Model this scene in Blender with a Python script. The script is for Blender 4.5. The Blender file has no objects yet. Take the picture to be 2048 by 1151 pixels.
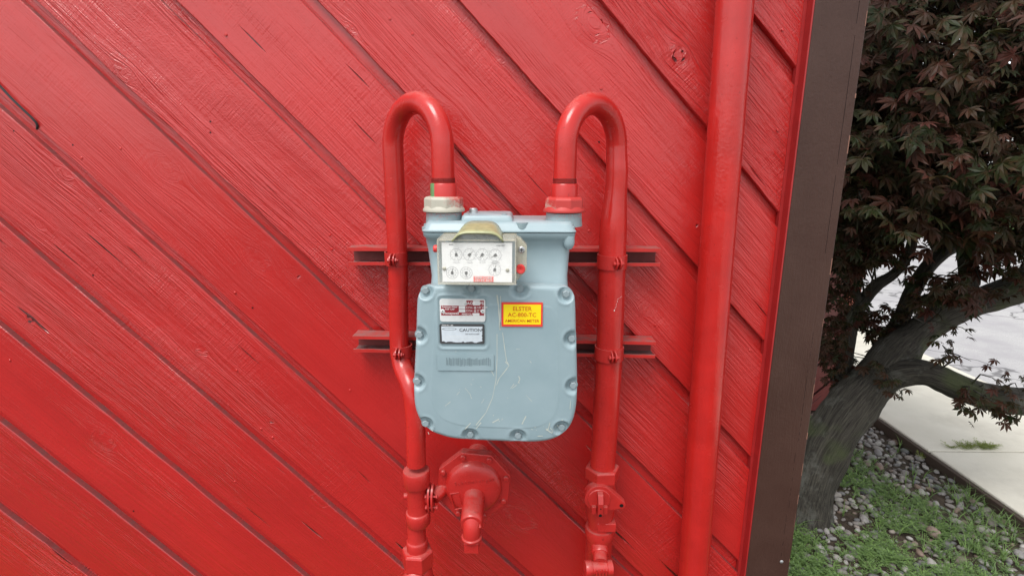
import bpy, bmesh, math, random
from mathutils import Vector, Matrix, noise
random.seed(7)
rnd = random.random
uni = random.uniform
S = bpy.context.scene
COL = S.collection

# ------------------------------------------------------------------ camera
FPX = 1050.0
CAM = Vector((0, -1.30, 1.5))
_p, _y, _r = [math.radians(a) for a in (12.8927, -0.46025, 0.23709)]
FW = Vector((math.sin(_y)*math.cos(_p), math.cos(_y)*math.cos(_p), -math.sin(_p)))
_rt = Vector((math.cos(_y), -math.sin(_y), 0)); _up = _rt.cross(FW)
RT = _rt*math.cos(_r) + _up*math.sin(_r)
UP = _up*math.cos(_r) - _rt*math.sin(_r)
cam_data = bpy.data.cameras.new('camera'); cam = bpy.data.objects.new('camera', cam_data); COL.objects.link(cam)
cam_data.sensor_width = 36; cam_data.lens = 36*FPX/2048; cam_data.clip_start = .02; cam_data.clip_end = 3000
m3 = Matrix((RT, UP, -FW)).transposed()
cam.matrix_world = Matrix.Translation(CAM) @ m3.to_4x4()
S.camera = cam

# ------------------------------------------------------------------ sky, sun, exposure
SUN_EL, SUN_AZ = math.radians(61), math.radians(-150)      # azimuth from +y towards +x: high over the photographer's left shoulder
w = bpy.data.worlds.new('World'); S.world = w; w.use_nodes = True
nt = w.node_tree; nt.nodes.clear()
out = nt.nodes.new('ShaderNodeOutputWorld'); bg = nt.nodes.new('ShaderNodeBackground')
sky = nt.nodes.new('ShaderNodeTexSky'); sky.sky_type = 'NISHITA'; sky.sun_disc = False
sky.sun_elevation = SUN_EL; sky.sun_rotation = SUN_AZ; sky.air_density = 1.0; sky.dust_density = 1.6; sky.ozone_density = 1.0
hs = nt.nodes.new('ShaderNodeHueSaturation'); hs.inputs['Saturation'].default_value = .15
nt.links.new(sky.outputs[0], hs.inputs['Color']); nt.links.new(hs.outputs[0], bg.inputs[0]); nt.links.new(bg.outputs[0], out.inputs[0])
bg.inputs[1].default_value = .14
sd = bpy.data.lights.new('sun', 'SUN'); sd.energy = 1.2; sd.angle = math.radians(28); sd.color = (1, .965, .92)
so = bpy.data.objects.new('sun', sd); COL.objects.link(so)
sdir = Vector((math.sin(SUN_AZ)*math.cos(SUN_EL), math.cos(SUN_AZ)*math.cos(SUN_EL), math.sin(SUN_EL)))
so.rotation_euler = sdir.to_track_quat('Z', 'Y').to_euler()
S.view_settings.view_transform = 'Standard'; S.view_settings.look = 'None'; S.view_settings.exposure = 1.0; S.view_settings.gamma = 1
S.view_settings.use_curve_mapping = False
S.render.engine = 'CYCLES'

# ------------------------------------------------------------------ helpers
def ray(px, py):
    return RT*((px-1024)/FPX) - UP*((py-575.5)/FPX) + FW
def at(px, py, Y):                      # pixel of the photograph -> point at depth Y
    d = ray(px, py); return CAM + d*((Y-CAM.y)/d.y)
def gr(px, py, Z=0):                    # pixel -> point at height Z
    d = ray(px, py); return CAM + d*((Z-CAM.z)/d.z)
def proj(P):
    v = Vector(P)-CAM; d = v.dot(FW)
    if d < .05: return (-9999, -9999, d)
    return (1024+FPX*v.dot(RT)/d, 575.5-FPX*v.dot(UP)/d, d)
def lerp(a, b, t): return a+(b-a)*t
def sstep(a, b, x):
    t = min(1, max(0, (x-a)/(b-a))); return t*t*(3-2*t)

def link(o, parent=None):
    COL.objects.link(o)
    if parent is not None:
        o.parent = parent
    return o
def tag(o, label=None, cat=None, group=None, kind=None):
    if label: o['label'] = label
    if cat: o['category'] = cat
    if group: o['group'] = group
    if kind: o['kind'] = kind
    return o
def thing(name, loc, label, cat, group=None):
    o = bpy.data.objects.new(name, None); o.empty_display_size = .05; link(o); o.location = loc
    return tag(o, label, cat, group)

class MB:
    def __init__(s): s.v = []; s.f = []; s.mi = []
    def add(s, vs, fs, mi=0):
        n = len(s.v); s.v += [tuple(p) for p in vs]; s.f += [tuple(i+n for i in f) for f in fs]; s.mi += [mi]*len(fs); return s
    def box(s, a, b, mi=0):
        x0, y0, z0 = a; x1, y1, z1 = b
        s.add([(x0,y0,z0),(x1,y0,z0),(x1,y1,z0),(x0,y1,z0),(x0,y0,z1),(x1,y0,z1),(x1,y1,z1),(x0,y1,z1)],
              [(0,3,2,1),(4,5,6,7),(0,1,5,4),(1,2,6,5),(2,3,7,6),(3,0,4,7)], mi); return s
    def tube(s, path, radii, n=24, cap=True, mi=0):
        path = [Vector(p) for p in path]
        if not hasattr(radii, '__len__'): radii = [radii]*len(path)
        vs = []; fs = []; prev = None
        for i, p in enumerate(path):
            d = (path[min(i+1, len(path)-1)] - path[max(i-1, 0)]).normalized()
            if prev is None:
                a = Vector((0,0,1)) if abs(d.z) < .9 else Vector((1,0,0)); u = a.cross(d).normalized()
            else:
                u = (prev - d*prev.dot(d)).normalized()
            prev = u; w_ = d.cross(u)
            for k in range(n):
                t = 2*math.pi*k/n; vs.append(p + (u*math.cos(t)+w_*math.sin(t))*radii[i])
        for i in range(len(path)-1):
            for k in range(n):
                k2 = (k+1) % n; fs.append((i*n+k, i*n+k2, (i+1)*n+k2, (i+1)*n+k))
        if cap:
            fs.append(tuple(range(n-1, -1, -1))); fs.append(tuple((len(path)-1)*n+k for k in range(n)))
        return s.add(vs, fs, mi)
    def lathe(s, base, axis, prof, n=32, mi=0, ph=0, flat=None):
        """prof: (radius, distance along axis); flat = polygon sides count when n is small"""
        base = Vector(base); d = Vector(axis).normalized()
        a = Vector((0,0,1)) if abs(d.z) < .9 else Vector((1,0,0)); u = a.cross(d).normalized(); w_ = d.cross(u)
        vs = []; fs = []
        for (r, h) in prof:
            for k in range(n):
                t = 2*math.pi*k/n+ph; vs.append(base + d*h + (u*math.cos(t)+w_*math.sin(t))*r)
        for i in range(len(prof)-1):
            for k in range(n):
                k2 = (k+1) % n; fs.append((i*n+k, i*n+k2, (i+1)*n+k2, (i+1)*n+k))
        fs.append(tuple(range(n-1, -1, -1))); fs.append(tuple((len(prof)-1)*n+k for k in range(n)))
        return s.add(vs, fs, mi)
    def prism(s, poly, y0, y1, mi=0, bev=0.0):
        """poly in (x,z), extruded from y0 (front) back to y1; front edge chamfered by bev"""
        n = len(poly); cx = sum(p[0] for p in poly)/n; cz = sum(p[1] for p in poly)/n
        rings = []
        if bev:
            R = max(math.hypot(p[0]-cx, p[1]-cz) for p in poly); k = 1-bev/R
            for q, e in ((0, k), (.3, lerp(k, 1, .7)), (1, 1)):
                rings.append([(cx+(p[0]-cx)*e, y0+(y1-y0)/abs(y1-y0)*bev*q, cz+(p[1]-cz)*e) for p in poly])
        else: rings.append([(p[0], y0, p[1]) for p in poly])
        rings.append([(p[0], y1, p[1]) for p in poly])
        vs = [v for r in rings for v in r]; fs = []
        for i in range(len(rings)-1):
            for k in range(n): fs.append((i*n+k, (i+1)*n+k, (i+1)*n+(k+1) % n, i*n+(k+1) % n))
        fs.append(tuple(range(n))); fs.append(tuple((len(rings)-1)*n+k for k in range(n-1, -1, -1)))
        return s.add(vs, fs, mi)
    def mesh(s, name, mats, smooth=True, ang=40, fix=True):
        me = bpy.data.meshes.new(name); me.from_pydata(s.v, [], s.f)
        if not isinstance(mats, (list, tuple)): mats = [mats]
        for m in mats: me.materials.append(m)
        me.polygons.foreach_set('material_index', s.mi)
        if fix:
            bm = bmesh.new(); bm.from_mesh(me); bmesh.ops.recalc_face_normals(bm, faces=bm.faces); bm.to_mesh(me); bm.free()
        if smooth:
            me.polygons.foreach_set('use_smooth', [True]*len(me.polygons))
            if ang: me.set_sharp_from_angle(angle=math.radians(ang))
        me.update(); return me
    def build(s, name, mats, parent=None, smooth=True, ang=40, bevel=0, loc=None, fix=True):
        o = bpy.data.objects.new(name, s.mesh(name, mats, smooth, ang, fix)); link(o, parent)
        if loc is not None: o.location = loc
        elif parent is not None and parent.type == 'EMPTY': o.location = -parent.location
        if bevel:
            b = o.modifiers.new('bevel', 'BEVEL'); b.width = bevel; b.segments = 2; b.limit_method = 'ANGLE'; b.angle_limit = math.radians(40)
        return o

# ------------------------------------------------------------------ materials
class NT:
    def __init__(s, name):
        s.m = bpy.data.materials.new(name); s.m.use_nodes = True; s.t = s.m.node_tree
        s.b = s.t.nodes['Principled BSDF']; s.o = s.t.nodes['Material Output']
    def n(s, typ, **kw):
        nd = s.t.nodes.new(typ)
        for k, v in kw.items(): setattr(nd, k, v)
        return nd
    def l(s, a, b): s.t.links.new(a, b)
    def val(s, sock, v):
        if isinstance(v, bpy.types.NodeSocket): s.l(v, sock)
        else: sock.default_value = v
    def math(s, op, a, b=0., c=0.):
        nd = s.n('ShaderNodeMath', operation=op)
        for i, v in enumerate((a, b, c)): s.val(nd.inputs[i], v)
        return nd.outputs[0]
    def mapr(s, v, a, b, c=0., d=1.):
        nd = s.n('ShaderNodeMapRange'); nd.clamp = True
        for i, x in enumerate((v, a, b, c, d)): s.val(nd.inputs[i], x)
        return nd.outputs[0]
    def noise(s, vec, scale, detail=2., rough=.5, dist=0.):
        nd = s.n('ShaderNodeTexNoise'); s.l(vec, nd.inputs['Vector'])
        nd.inputs['Scale'].default_value = scale; nd.inputs['Detail'].default_value = detail
        nd.inputs['Roughness'].default_value = rough; nd.inputs['Distortion'].default_value = dist
        return nd.outputs[0]
    def comb(s, x, y, z=0.):
        nd = s.n('ShaderNodeCombineXYZ')
        for i, v in enumerate((x, y, z)): s.val(nd.inputs[i], v)
        return nd.outputs[0]
    def mix(s, f, a, b):
        nd = s.n('ShaderNodeMix', data_type='RGBA'); s.val(nd.inputs[0], f)
        for i, v in ((6, a), (7, b)):
            if isinstance(v, (tuple, list)): v = (*v[:3], 1)
            s.val(nd.inputs[i], v)
        return nd.outputs[2]
    def bump(s, h, strength=.5, dist=.002, nrm=None):
        nd = s.n('ShaderNodeBump'); s.val(nd.inputs['Strength'], strength); nd.inputs['Distance'].default_value = dist
        s.l(h, nd.inputs['Height'])
        if nrm is not None: s.l(nrm, nd.inputs['Normal'])
        s.l(nd.outputs[0], s.b.inputs['Normal']); return nd.outputs[0]
    def obj(s): return s.n('ShaderNodeTexCoord').outputs['Object']
    def pos(s): return s.n('ShaderNodeNewGeometry').outputs['Position']
    def set(s, col=None, rough=.5, spec=.5, metal=0.):
        if col is not None:
            if isinstance(col, bpy.types.NodeSocket): s.l(col, s.b.inputs['Base Color'])
            else: s.b.inputs['Base Color'].default_value = (*col[:3], 1)
        s.val(s.b.inputs['Roughness'], rough); s.b.inputs['Specular IOR Level'].default_value = spec; s.b.inputs['Metallic'].default_value = metal
        return s.m
    def upmask(s, a=.55, b=.95):
        g = s.n('ShaderNodeNewGeometry'); sp = s.n('ShaderNodeSeparateXYZ'); s.l(g.outputs['Normal'], sp.inputs[0])
        return s.mapr(sp.outputs[2], a, b)

RED = (.475, .0180, .0160)
def mat_siding(name, col, rough=.19):
    N = NT(name)
    at_ = N.n('ShaderNodeAttribute', attribute_name='grain').outputs['Fac']
    kn = N.n('ShaderNodeAttribute', attribute_name='knot').outputs['Fac']
    sp = N.n('ShaderNodeSeparateXYZ'); N.l(N.obj(), sp.inputs[0]); t, u = sp.outputs[0], sp.outputs[1]
    oi = N.n('ShaderNodeObjectInfo').outputs['Random']; off = N.math('MULTIPLY', oi, 37.)
    rings = N.noise(N.comb(N.math('MULTIPLY', at_, 75.), N.math('MULTIPLY', t, 1.3), off), 1., 3., .6)
    fib = N.noise(N.comb(N.math('MULTIPLY', at_, 330.), N.math('MULTIPLY', t, 9.), off), 1., 2., .55)
    saw = N.noise(N.comb(N.math('MULTIPLY', t, 330.), N.math('MULTIPLY', u, 12.), off), 1., 2., .6)
    msk = N.mapr(N.noise(N.comb(N.math('MULTIPLY', t, 2.2), N.math('MULTIPLY', u, 7.), off), 1., 2.), .42, .62)
    msk2 = N.mapr(N.noise(N.comb(N.math('MULTIPLY', t, 1.4), N.math('MULTIPLY', u, 5.), N.math('ADD', off, 11.)), 1., 2.), .35, .65)
    peel = N.noise(N.comb(t, u, off), 260., 2., .5)
    blob = N.noise(N.comb(t, u, off), 26., 2., .5)
    h = N.math('MULTIPLY', N.math('MULTIPLY', rings, 1.0), N.math('MULTIPLY_ADD', msk2, .75, .35))
    h = N.math('ADD', h, N.math('MULTIPLY', N.math('MULTIPLY', fib, .62), N.math('MULTIPLY_ADD', msk2, .8, .25)))
    h = N.math('ADD', h, N.math('MULTIPLY', N.math('MULTIPLY', saw, .38), msk))
    h = N.math('ADD', h, N.math('MULTIPLY', peel, .16))
    h = N.math('ADD', h, N.math('MULTIPLY', blob, .28))
    crk = N.noise(N.comb(N.math('MULTIPLY', at_, 48.), N.math('MULTIPLY', t, 2.2), N.math('ADD', off, 5.)), 1., 2., .6)
    crm = N.mapr(crk, .715, .74)
    crm = N.math('MAXIMUM', crm, N.mapr(kn, .45, .8))
    h = N.math('SUBTRACT', h, N.math('MULTIPLY', crm, 1.4))
    amp = N.mapr(N.math('FRACT', N.math('MULTIPLY', oi, 13.7)), 0., 1., .45, 1.1)
    amp = N.math('MULTIPLY', amp, N.mapr(N.noise(N.comb(N.math('MULTIPLY', t, 1.1), N.math('MULTIPLY', u, 4.), N.math('ADD', off, 21.)), 1., 2.), .35, .65, .5, 1.15))
    N.bump(h, amp, .0056)
    tone = N.noise(N.comb(N.math('MULTIPLY', t, 1.7), N.math('MULTIPLY', u, 6.), off), 1., 3., .6)
    c = N.mix(N.mapr(tone, .3, .7), tuple(x*.86 for x in col), tuple(x*1.08 for x in col))
    c = N.mix(N.math('MULTIPLY', N.math('FRACT', N.math('MULTIPLY', oi, 91.3)), .30), c, tuple(x*.72 for x in col))
    c = N.mix(N.math('MULTIPLY', crm, .85), c, (.035, .006, .006))
    c = N.mix(N.math('MULTIPLY', N.math('MULTIPLY', N.upmask(.45, .68), .95), N.mapr(N.noise(N.comb(N.math('MULTIPLY', t, 30.), u, off), 1., 3.), .3, .65, .45, 1.)), c, (.18, .068, .066))       # dust lying on the ledges
    rg = N.mapr(N.noise(N.comb(t, u, off), 9., 2.), .3, .7, rough-.05, rough+.07)
    return N.set(c, rg, .68)

def mat_paint(name, col, rough=.34, bump=.25, dist=.0012, dust=.35, drip=True, var=.1, dustcol=(.33, .19, .17)):
    N = NT(name); o = N.pos()
    sp = N.n('ShaderNodeSeparateXYZ'); N.l(o, sp.inputs[0])
    a = N.noise(o, 130., 3., .55); b = N.noise(N.comb(N.math('MULTIPLY', sp.outputs[0], 60.), N.math('MULTIPLY', sp.outputs[1], 60.), N.math('MULTIPLY', sp.outputs[2], 7.)), 1., 2.)
    h = N.math('ADD', N.math('MULTIPLY', a, .5), N.math('MULTIPLY', b, .9 if drip else .2))
    N.bump(h, bump, dist)
    tn = N.noise(o, 14., 3., .6)
    c = N.mix(N.mapr(tn, .3, .7), tuple(x*(1-var) for x in col), tuple(x*(1+var) for x in col))
    sc = N.mapr(N.noise(o, 75., 3., .7), .665, .72)
    c = N.mix(N.math('MULTIPLY', sc, .5), c, tuple(x*.35 for x in col))
    if dust:
        dn = N.mapr(N.noise(o, 40., 3.), .25, .6)
        c = N.mix(N.math('MULTIPLY', N.math('MULTIPLY', N.upmask(.45, .97), dn), dust), c, dustcol)
    rg = N.mapr(N.noise(o, 30., 2.), .3, .7, rough-.06, rough+.08)
    return N.set(c, rg, .5)

def mat_plain(name, col, rough=.5, spec=.5, metal=0., nz=0., ns=60.):
    N = NT(name)
    if nz:
        n_ = N.noise(N.pos(), ns, 3., .6)
        N.bump(n_, nz, .001); c = N.mix(n_, tuple(x*.85 for x in col), tuple(min(1, x*1.12) for x in col))
        return N.set(c, rough, spec, metal)
    return N.set(col, rough, spec, metal)

M = {}
M['siding'] = mat_siding('red_siding_paint', RED)
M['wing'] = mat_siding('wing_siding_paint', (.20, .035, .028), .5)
M['pipe'] = mat_paint('red_pipe_paint', (.47, .0185, .015), .22, .40, .0009)
M['conduit'] = mat_paint('red_conduit_paint', (.46, .0165, .0135), .20, .75, .0014, 0)
M['valve'] = mat_paint('red_casting_paint', (.45, .020, .0165), .30, .45, .0010, .4)
M['rail'] = mat_paint('red_rail_paint', (.46, .020, .016), .4, .25, .0008, .85, False, .1, (.24, .13, .12))
M['railshade'] = mat_paint('shaded_channel_paint', (.16, .020, .018), .6, .2, .0008, .8, False, .2, (.16, .13, .125))  # red darkened to paint the shade inside the channel; grey dust on top
M['trimred'] = mat_paint('red_trim_edge', (.33, .016, .016), .42, .4, .0012, 0)
def mat_trim():
    N = NT('brown_trim_paint'); o = N.pos(); sp = N.n('ShaderNodeSeparateXYZ'); N.l(o, sp.inputs[0])
    x, z = sp.outputs[0], sp.outputs[2]
    st = N.noise(N.comb(N.math('MULTIPLY', x, 260.), N.math('MULTIPLY', z, 22.), 0.), 1., 3., .6)
    st2 = N.noise(N.comb(N.math('MULTIPLY', x, 50.), N.math('MULTIPLY', z, 3.), 3.), 1., 2., .6)
    pl = N.noise(o, 150., 3., .6)
    h = N.math('ADD', N.math('ADD', N.math('MULTIPLY', st, .6), N.math('MULTIPLY', pl, .5)), N.math('MULTIPLY', st2, .5))
    N.bump(h, .8, .0024)
    tn = N.noise(o, 7., 4., .6)
    c = N.mix(N.mapr(tn, .3, .7), (.050, .024, .018), (.066, .034, .026))
    chip = N.mapr(N.noise(N.comb(N.math('MULTIPLY', x, 130.), N.math('MULTIPLY', z, 60.), 9.), 1., 2., .6), .765, .785)
    c = N.mix(N.math('MULTIPLY', chip, .6), c, (.35, .27, .24))
    return N.set(c, .30, .22)
M['trim'] = mat_trim()
M['rawwood'] = mat_plain('bare_wood_edge', (.24, .12, .085), .6, .3, 0, .3, 90)
M['threaddark'] = mat_plain('bare_thread', (.07, .012, .010), .6, .4)
M['crack'] = mat_plain('dark_crack', (.012, .008, .008), .9, .1)
M['wingtrim'] = mat_plain('wing_trim_paint', (.55, .16, .10), .5, .4, 0, .2, 60)
M['dark'] = mat_plain('dark_gap', (.01, .01, .01), .9, .1)
M['black'] = mat_plain('black_rubber', (.02, .02, .021), .55, .4, 0, .2, 200)
def mat_meter():
    N = NT('grey_meter_paint'); o = N.pos()
    a = N.noise(o, 240., 2., .5); b = N.noise(o, 18., 3., .6)
    N.bump(N.math('ADD', N.math('MULTIPLY', a, .35), N.math('MULTIPLY', b, .25)), .16, .001)
    c = N.mix(N.mapr(b, .3, .7), (.255, .345, .375), (.285, .375, .405))
    mk = N.mapr(N.noise(o, 120., 4., .7), .72, .76); c = N.mix(N.math('MULTIPLY', mk, .35), c, (.55, .56, .55))
    dn = N.mapr(N.noise(o, 26., 3.), .4, .7); c = N.mix(N.math('MULTIPLY', N.math('MULTIPLY', N.upmask(.5, .98), dn), .4), c, (.42, .44, .44))
    return N.set(c, .36, .5)
M['meter'] = mat_meter()
M['bolt'] = mat_paint('grey_bolt_paint', (.25, .31, .33), .4, .2, .0006, .2, False, .08, (.45, .45, .44))
M['zinc'] = mat_plain('zinc_screw', (.55, .56, .57), .35, .5, .8, .2, 200)
M['white'] = mat_plain('white_print', (.80, .80, .78), .35, .5)
M['plate'] = mat_plain('plate_white', (.66, .67, .66), .35, .5, 0, .1, 150)
M['dial'] = mat_plain('dial_plate_white', (.86, .86, .84), .5, .3)
M['ink'] = mat_plain('dark_ink', (.06, .06, .062), .6, .2)
M['greyink'] = mat_plain('grey_ink', (.20, .20, .21), .6, .2)
M['paleink'] = mat_plain('pale_ink', (.50, .50, .50), .6, .2)
M['relief'] = mat_plain('relief_grey', (.175, .235, .255), .5, .4)
M['maroon'] = mat_plain('maroon_print', (.26, .028, .036), .4, .4)
M['redprint'] = mat_plain('red_print', (.72, .05, .035), .4, .4)
M['pinkred'] = mat_plain('faded_red_print', (.80, .14, .12), .5, .3)
M['yellow'] = mat_plain('yellow_print', (.90, .68, .008), .4, .4)
M['orangeprint'] = mat_plain('orange_lettering', (.60, .09, .008), .45, .3)
M['redcap'] = mat_plain('red_plastic', (.72, .05, .045), .4, .5)
M['caution'] = mat_plain('caution_plate_worn', (.58, .64, .69), .35, .5, 0, .2, 120)
M['scratch'] = mat_plain('pale_scratch', (.50, .53, .47), .6, .3)
def mat_clear(name, col, fac, rough=.12):
    N = NT(name); N.set(col, rough, .5)
    tr = N.n('ShaderNodeBsdfTransparent'); mx = N.n('ShaderNodeMixShader')
    n_ = N.noise(N.pos(), 60., 3., .6)
    N.l(N.mapr(n_, .2, .8, fac*.75, fac*1.25), mx.inputs[0]); N.l(tr.outputs[0], mx.inputs[1]); N.l(N.b.outputs[0], mx.inputs[2]); N.l(mx.outputs[0], N.o.inputs[0])
    return N.m
M['clear'] = mat_clear('clear_plastic_window', (.85, .85, .80), .10, .08)
M['clearedge'] = mat_clear('yellowed_clear_plastic', (.62, .58, .44), .45, .2)
M['hood'] = mat_clear('yellowed_hood_plastic', (.37, .38, .20), .90, .28)
def mat_nut(name, cover, seed):
    N = NT(name); o = N.pos(); sp = N.n('ShaderNodeSeparateXYZ'); N.l(o, sp.inputs[0])
    n1 = N.noise(o, 90., 4., .7); n2 = N.noise(o, 420., 2., .6)
    cx, k, cz = cover
    g = N.math('ADD', N.math('MULTIPLY', N.math('SUBTRACT', sp.outputs[0], cx), k), N.math('MULTIPLY', N.math('SUBTRACT', sp.outputs[2], cz), 14.))
    f = N.mapr(N.math('ADD', g, N.math('ADD', N.math('MULTIPLY', n1, .9), N.math('MULTIPLY', n2, .7))), .70, 1.15)
    c = N.mix(f, (.43, .41, .34), (.46, .040, .035))
    sp2 = N.mapr(n2, .70, .76); c = N.mix(N.math('MULTIPLY', sp2, .5), c, (.12, .10, .09))
    N.bump(n1, .3, .001); return N.set(c, .5, .4)
M['nut_c'] = mat_nut('overspray_nut_flange', (-.10, 4., 1.424), 3)
M['nut_a'] = mat_nut('overspray_nut_cream', (-.140, 13., 1.440), 1)
M['nut_b'] = mat_nut('overspray_nut_red', (.050, 12., 1.425), 2)
def mat_sleeve():
    N = NT('sleeve_green_patch'); o = N.pos(); sp = N.n('ShaderNodeSeparateXYZ'); N.l(o, sp.inputs[0])
    e = N.math('ADD', sp.outputs[0], N.math('MULTIPLY', N.noise(o, 120., 3.), .006))
    f = N.mapr(e, -.1635, -.1625)
    c = N.mix(f, (.10, .24, .09), (.50, .032, .028)); N.bump(N.noise(o, 100., 3.), .3, .001)
    return N.set(c, .4, .5)
M['sleeve'] = mat_sleeve()
def mat_spud():
    N = NT('spud_grey_overspray'); o = N.pos(); sp = N.n('ShaderNodeSeparateXYZ'); N.l(o, sp.inputs[0])
    n2 = N.noise(o, 380., 3., .7); g = N.mapr(sp.outputs[2], 1.392, 1.412, 0., .22)
    f = N.mapr(N.math('ADD', n2, g), .64, .80, 0., .75)
    c = N.mix(f, (.24, .31, .33), (.45, .10, .10)); N.bump(n2, .2, .001); return N.set(c, .45, .5)
M['spud'] = mat_spud()

# text turned into a mesh part
def text(s, size, loc, mat, parent, align='CENTER', name='lettering', depth=.00015, rot=0, squash=1.0, bold=.007):
    c = bpy.data.curves.new('t', 'FONT'); c.body = s; c.size = size; c.extrude = depth; c.align_x = align; c.align_y = 'CENTER'; c.resolution_u = 2; c.offset = size*bold
    o = bpy.data.objects.new('t', c); COL.objects.link(o)
    bpy.context.view_layer.update()
    me = bpy.data.meshes.new_from_object(o.evaluated_get(bpy.context.evaluated_depsgraph_get()))
    bpy.data.objects.remove(o)
    me.name = name; me.materials.clear(); me.materials.append(mat)
    T = Matrix.Translation(loc) @ Matrix.Rotation(rot, 4, 'Y') @ Matrix.Rotation(math.pi/2, 4, 'X') @ Matrix.Diagonal((squash, 1, 1, 1))
    me.transform(T)
    q = bpy.data.objects.new(name, me); link(q, parent)
    if parent.type == 'EMPTY': q.location = -parent.location
    return q

# ================================================================== SETTING
# ------------------------------------------------------------------ ground, lot, pavement
def mat_ground():
    N = NT('soil'); o = N.pos(); a = N.noise(o, 30., 4., .65); b = N.noise(o, 3., 3.)
    c = N.mix(N.mapr(a, .3, .7), (.030, .022, .016), (.085, .066, .05)); N.bump(a, .8, .01); return N.set(c, .9, .2)
def mat_grass():
    N = NT('far_grass'); o = N.pos(); a = N.noise(o, 5., 4., .65)
    c = N.mix(N.mapr(a, .3, .7), (.045, .085, .02), (.09, .14, .04)); N.bump(a, .8, .03); return N.set(c, .9, .2)
def mat_asphalt():
    N = NT('worn_asphalt'); o = N.pos(); a = N.noise(o, 140., 3., .7); b = N.noise(o, 1.6, 4., .65)
    c = N.mix(N.mapr(a, .3, .7), (.30, .295, .297), (.50, .49, .485)); c = N.mix(N.mapr(b, .40, .62), c, (.33, .32, .33))
    v = N.n('ShaderNodeTexVoronoi', feature='DISTANCE_TO_EDGE'); v.inputs['Scale'].default_value = .55
    d = N.n('ShaderNodeVectorMath', operation='ADD'); nz_ = N.n('ShaderNodeTexNoise'); N.l(o, nz_.inputs['Vector']); nz_.inputs['Scale'].default_value = 2.; nz_.inputs['Detail'].default_value = 4.
    N.l(o, d.inputs[0]); N.l(nz_.outputs['Color'], d.inputs[1]); N.l(d.outputs[0], v.inputs['Vector'])
    c = N.mix(N.mapr(v.outputs['Distance'], .004, .014, .75, 0.), c, (.09, .088, .09))
    N.bump(a, .6, .004); return N.set(c, .85, .25)
def mat_conc():
    N = NT('pale_concrete'); o = N.pos(); a = N.noise(o, 190., 3., .7); b = N.noise(o, 4., 4., .6)
    c = N.mix(N.mapr(b, .3, .7), (.58, .55, .465), (.66, .63, .545)); c = N.mix(N.mapr(a, .62, .74, 0., .55), c, (.2, .18, .15)); c = N.mix(N.mapr(N.noise(o, 1.7, 5., .7), .52, .68, 0., .35), c, (.33, .30, .25))
    N.bump(a, .4, .002); return N.set(c, .85, .3)
M['soil'] = mat_ground(); M['grass'] = mat_grass(); M['asphalt'] = mat_asphalt(); M['concrete'] = mat_conc()
ZB = -.06                                             # the planting bed lies below the pavement
mb = MB(); mb.add([(-700,-700,-.075),(700,-700,-.075),(700,900,-.075),(-700,900,-.075)], [(0,1,2,3)])
tag(mb.build('ground', M['grass'], smooth=False), kind='structure')
mb = MB(); mb.box((3.42, -30, -.073), (30, 12.2, -.012)); tag(mb.build('parking_lot', M['asphalt'], smooth=False), kind='structure')
mb = MB(); mb.box((-30, -30, -.073), (.62, -.42, -.016)); mb.box((.62, -30, -.073), (2.26, -2.6, -.016))
M['darkasphalt'] = mat_plain('dark_asphalt', (.06, .06, .062), .85, .3, 0, .5, 120)
tag(mb.build('driveway', M['darkasphalt'], smooth=False), kind='structure')
# planting bed: an uneven sheet of soil
mb = MB(); nx, ny = 60, 120; X0, X1, Y0, Y1 = .62, 2.268, -2.6, 5.2
for j in range(ny+1):
    for i in range(nx+1):
        x = lerp(X0, X1, i/nx); y = lerp(Y0, Y1, j/ny)
        z = ZB + .02*noise.noise((x*3, y*3, 0)) + .008*noise.noise((x*14, y*14, 4)); mb.v.append((x, y, z))
for j in range(ny):
    for i in range(nx): a = j*(nx+1)+i; mb.f.append((a, a+1, a+nx+2, a+nx+1)); mb.mi.append(0)
bed = tag(mb.build('planting_bed', M['soil'], ang=0), kind='structure')
pav = bpy.data.objects.new('pavement', None); link(pav); tag(pav, kind='structure')
yy = -8.03
while yy < 12:
    m = MB(); m.box((2.268, yy+.006, -.075), (3.415, yy+1.33, 0)); m.build('slab', M['concrete'], pav, smooth=False, bevel=.006)
    yy += 1.336
m = MB(); m.box((2.266, -8, -.075), (3.41, 12, -.012)); m.build('joint_filler', M['soil'], pav, smooth=False)
m = MB(); m.box((2.240, -2.6, -.09), (2.2665, 5.2, -.008)); m.build('slab_side_strip', mat_plain('damp_shaded_side', (.055, .038, .028), .8, .3, 0, .6, 40), pav, smooth=False, bevel=.004)  # dark strip over the slab side: damp brown with its shadow painted in

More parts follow.
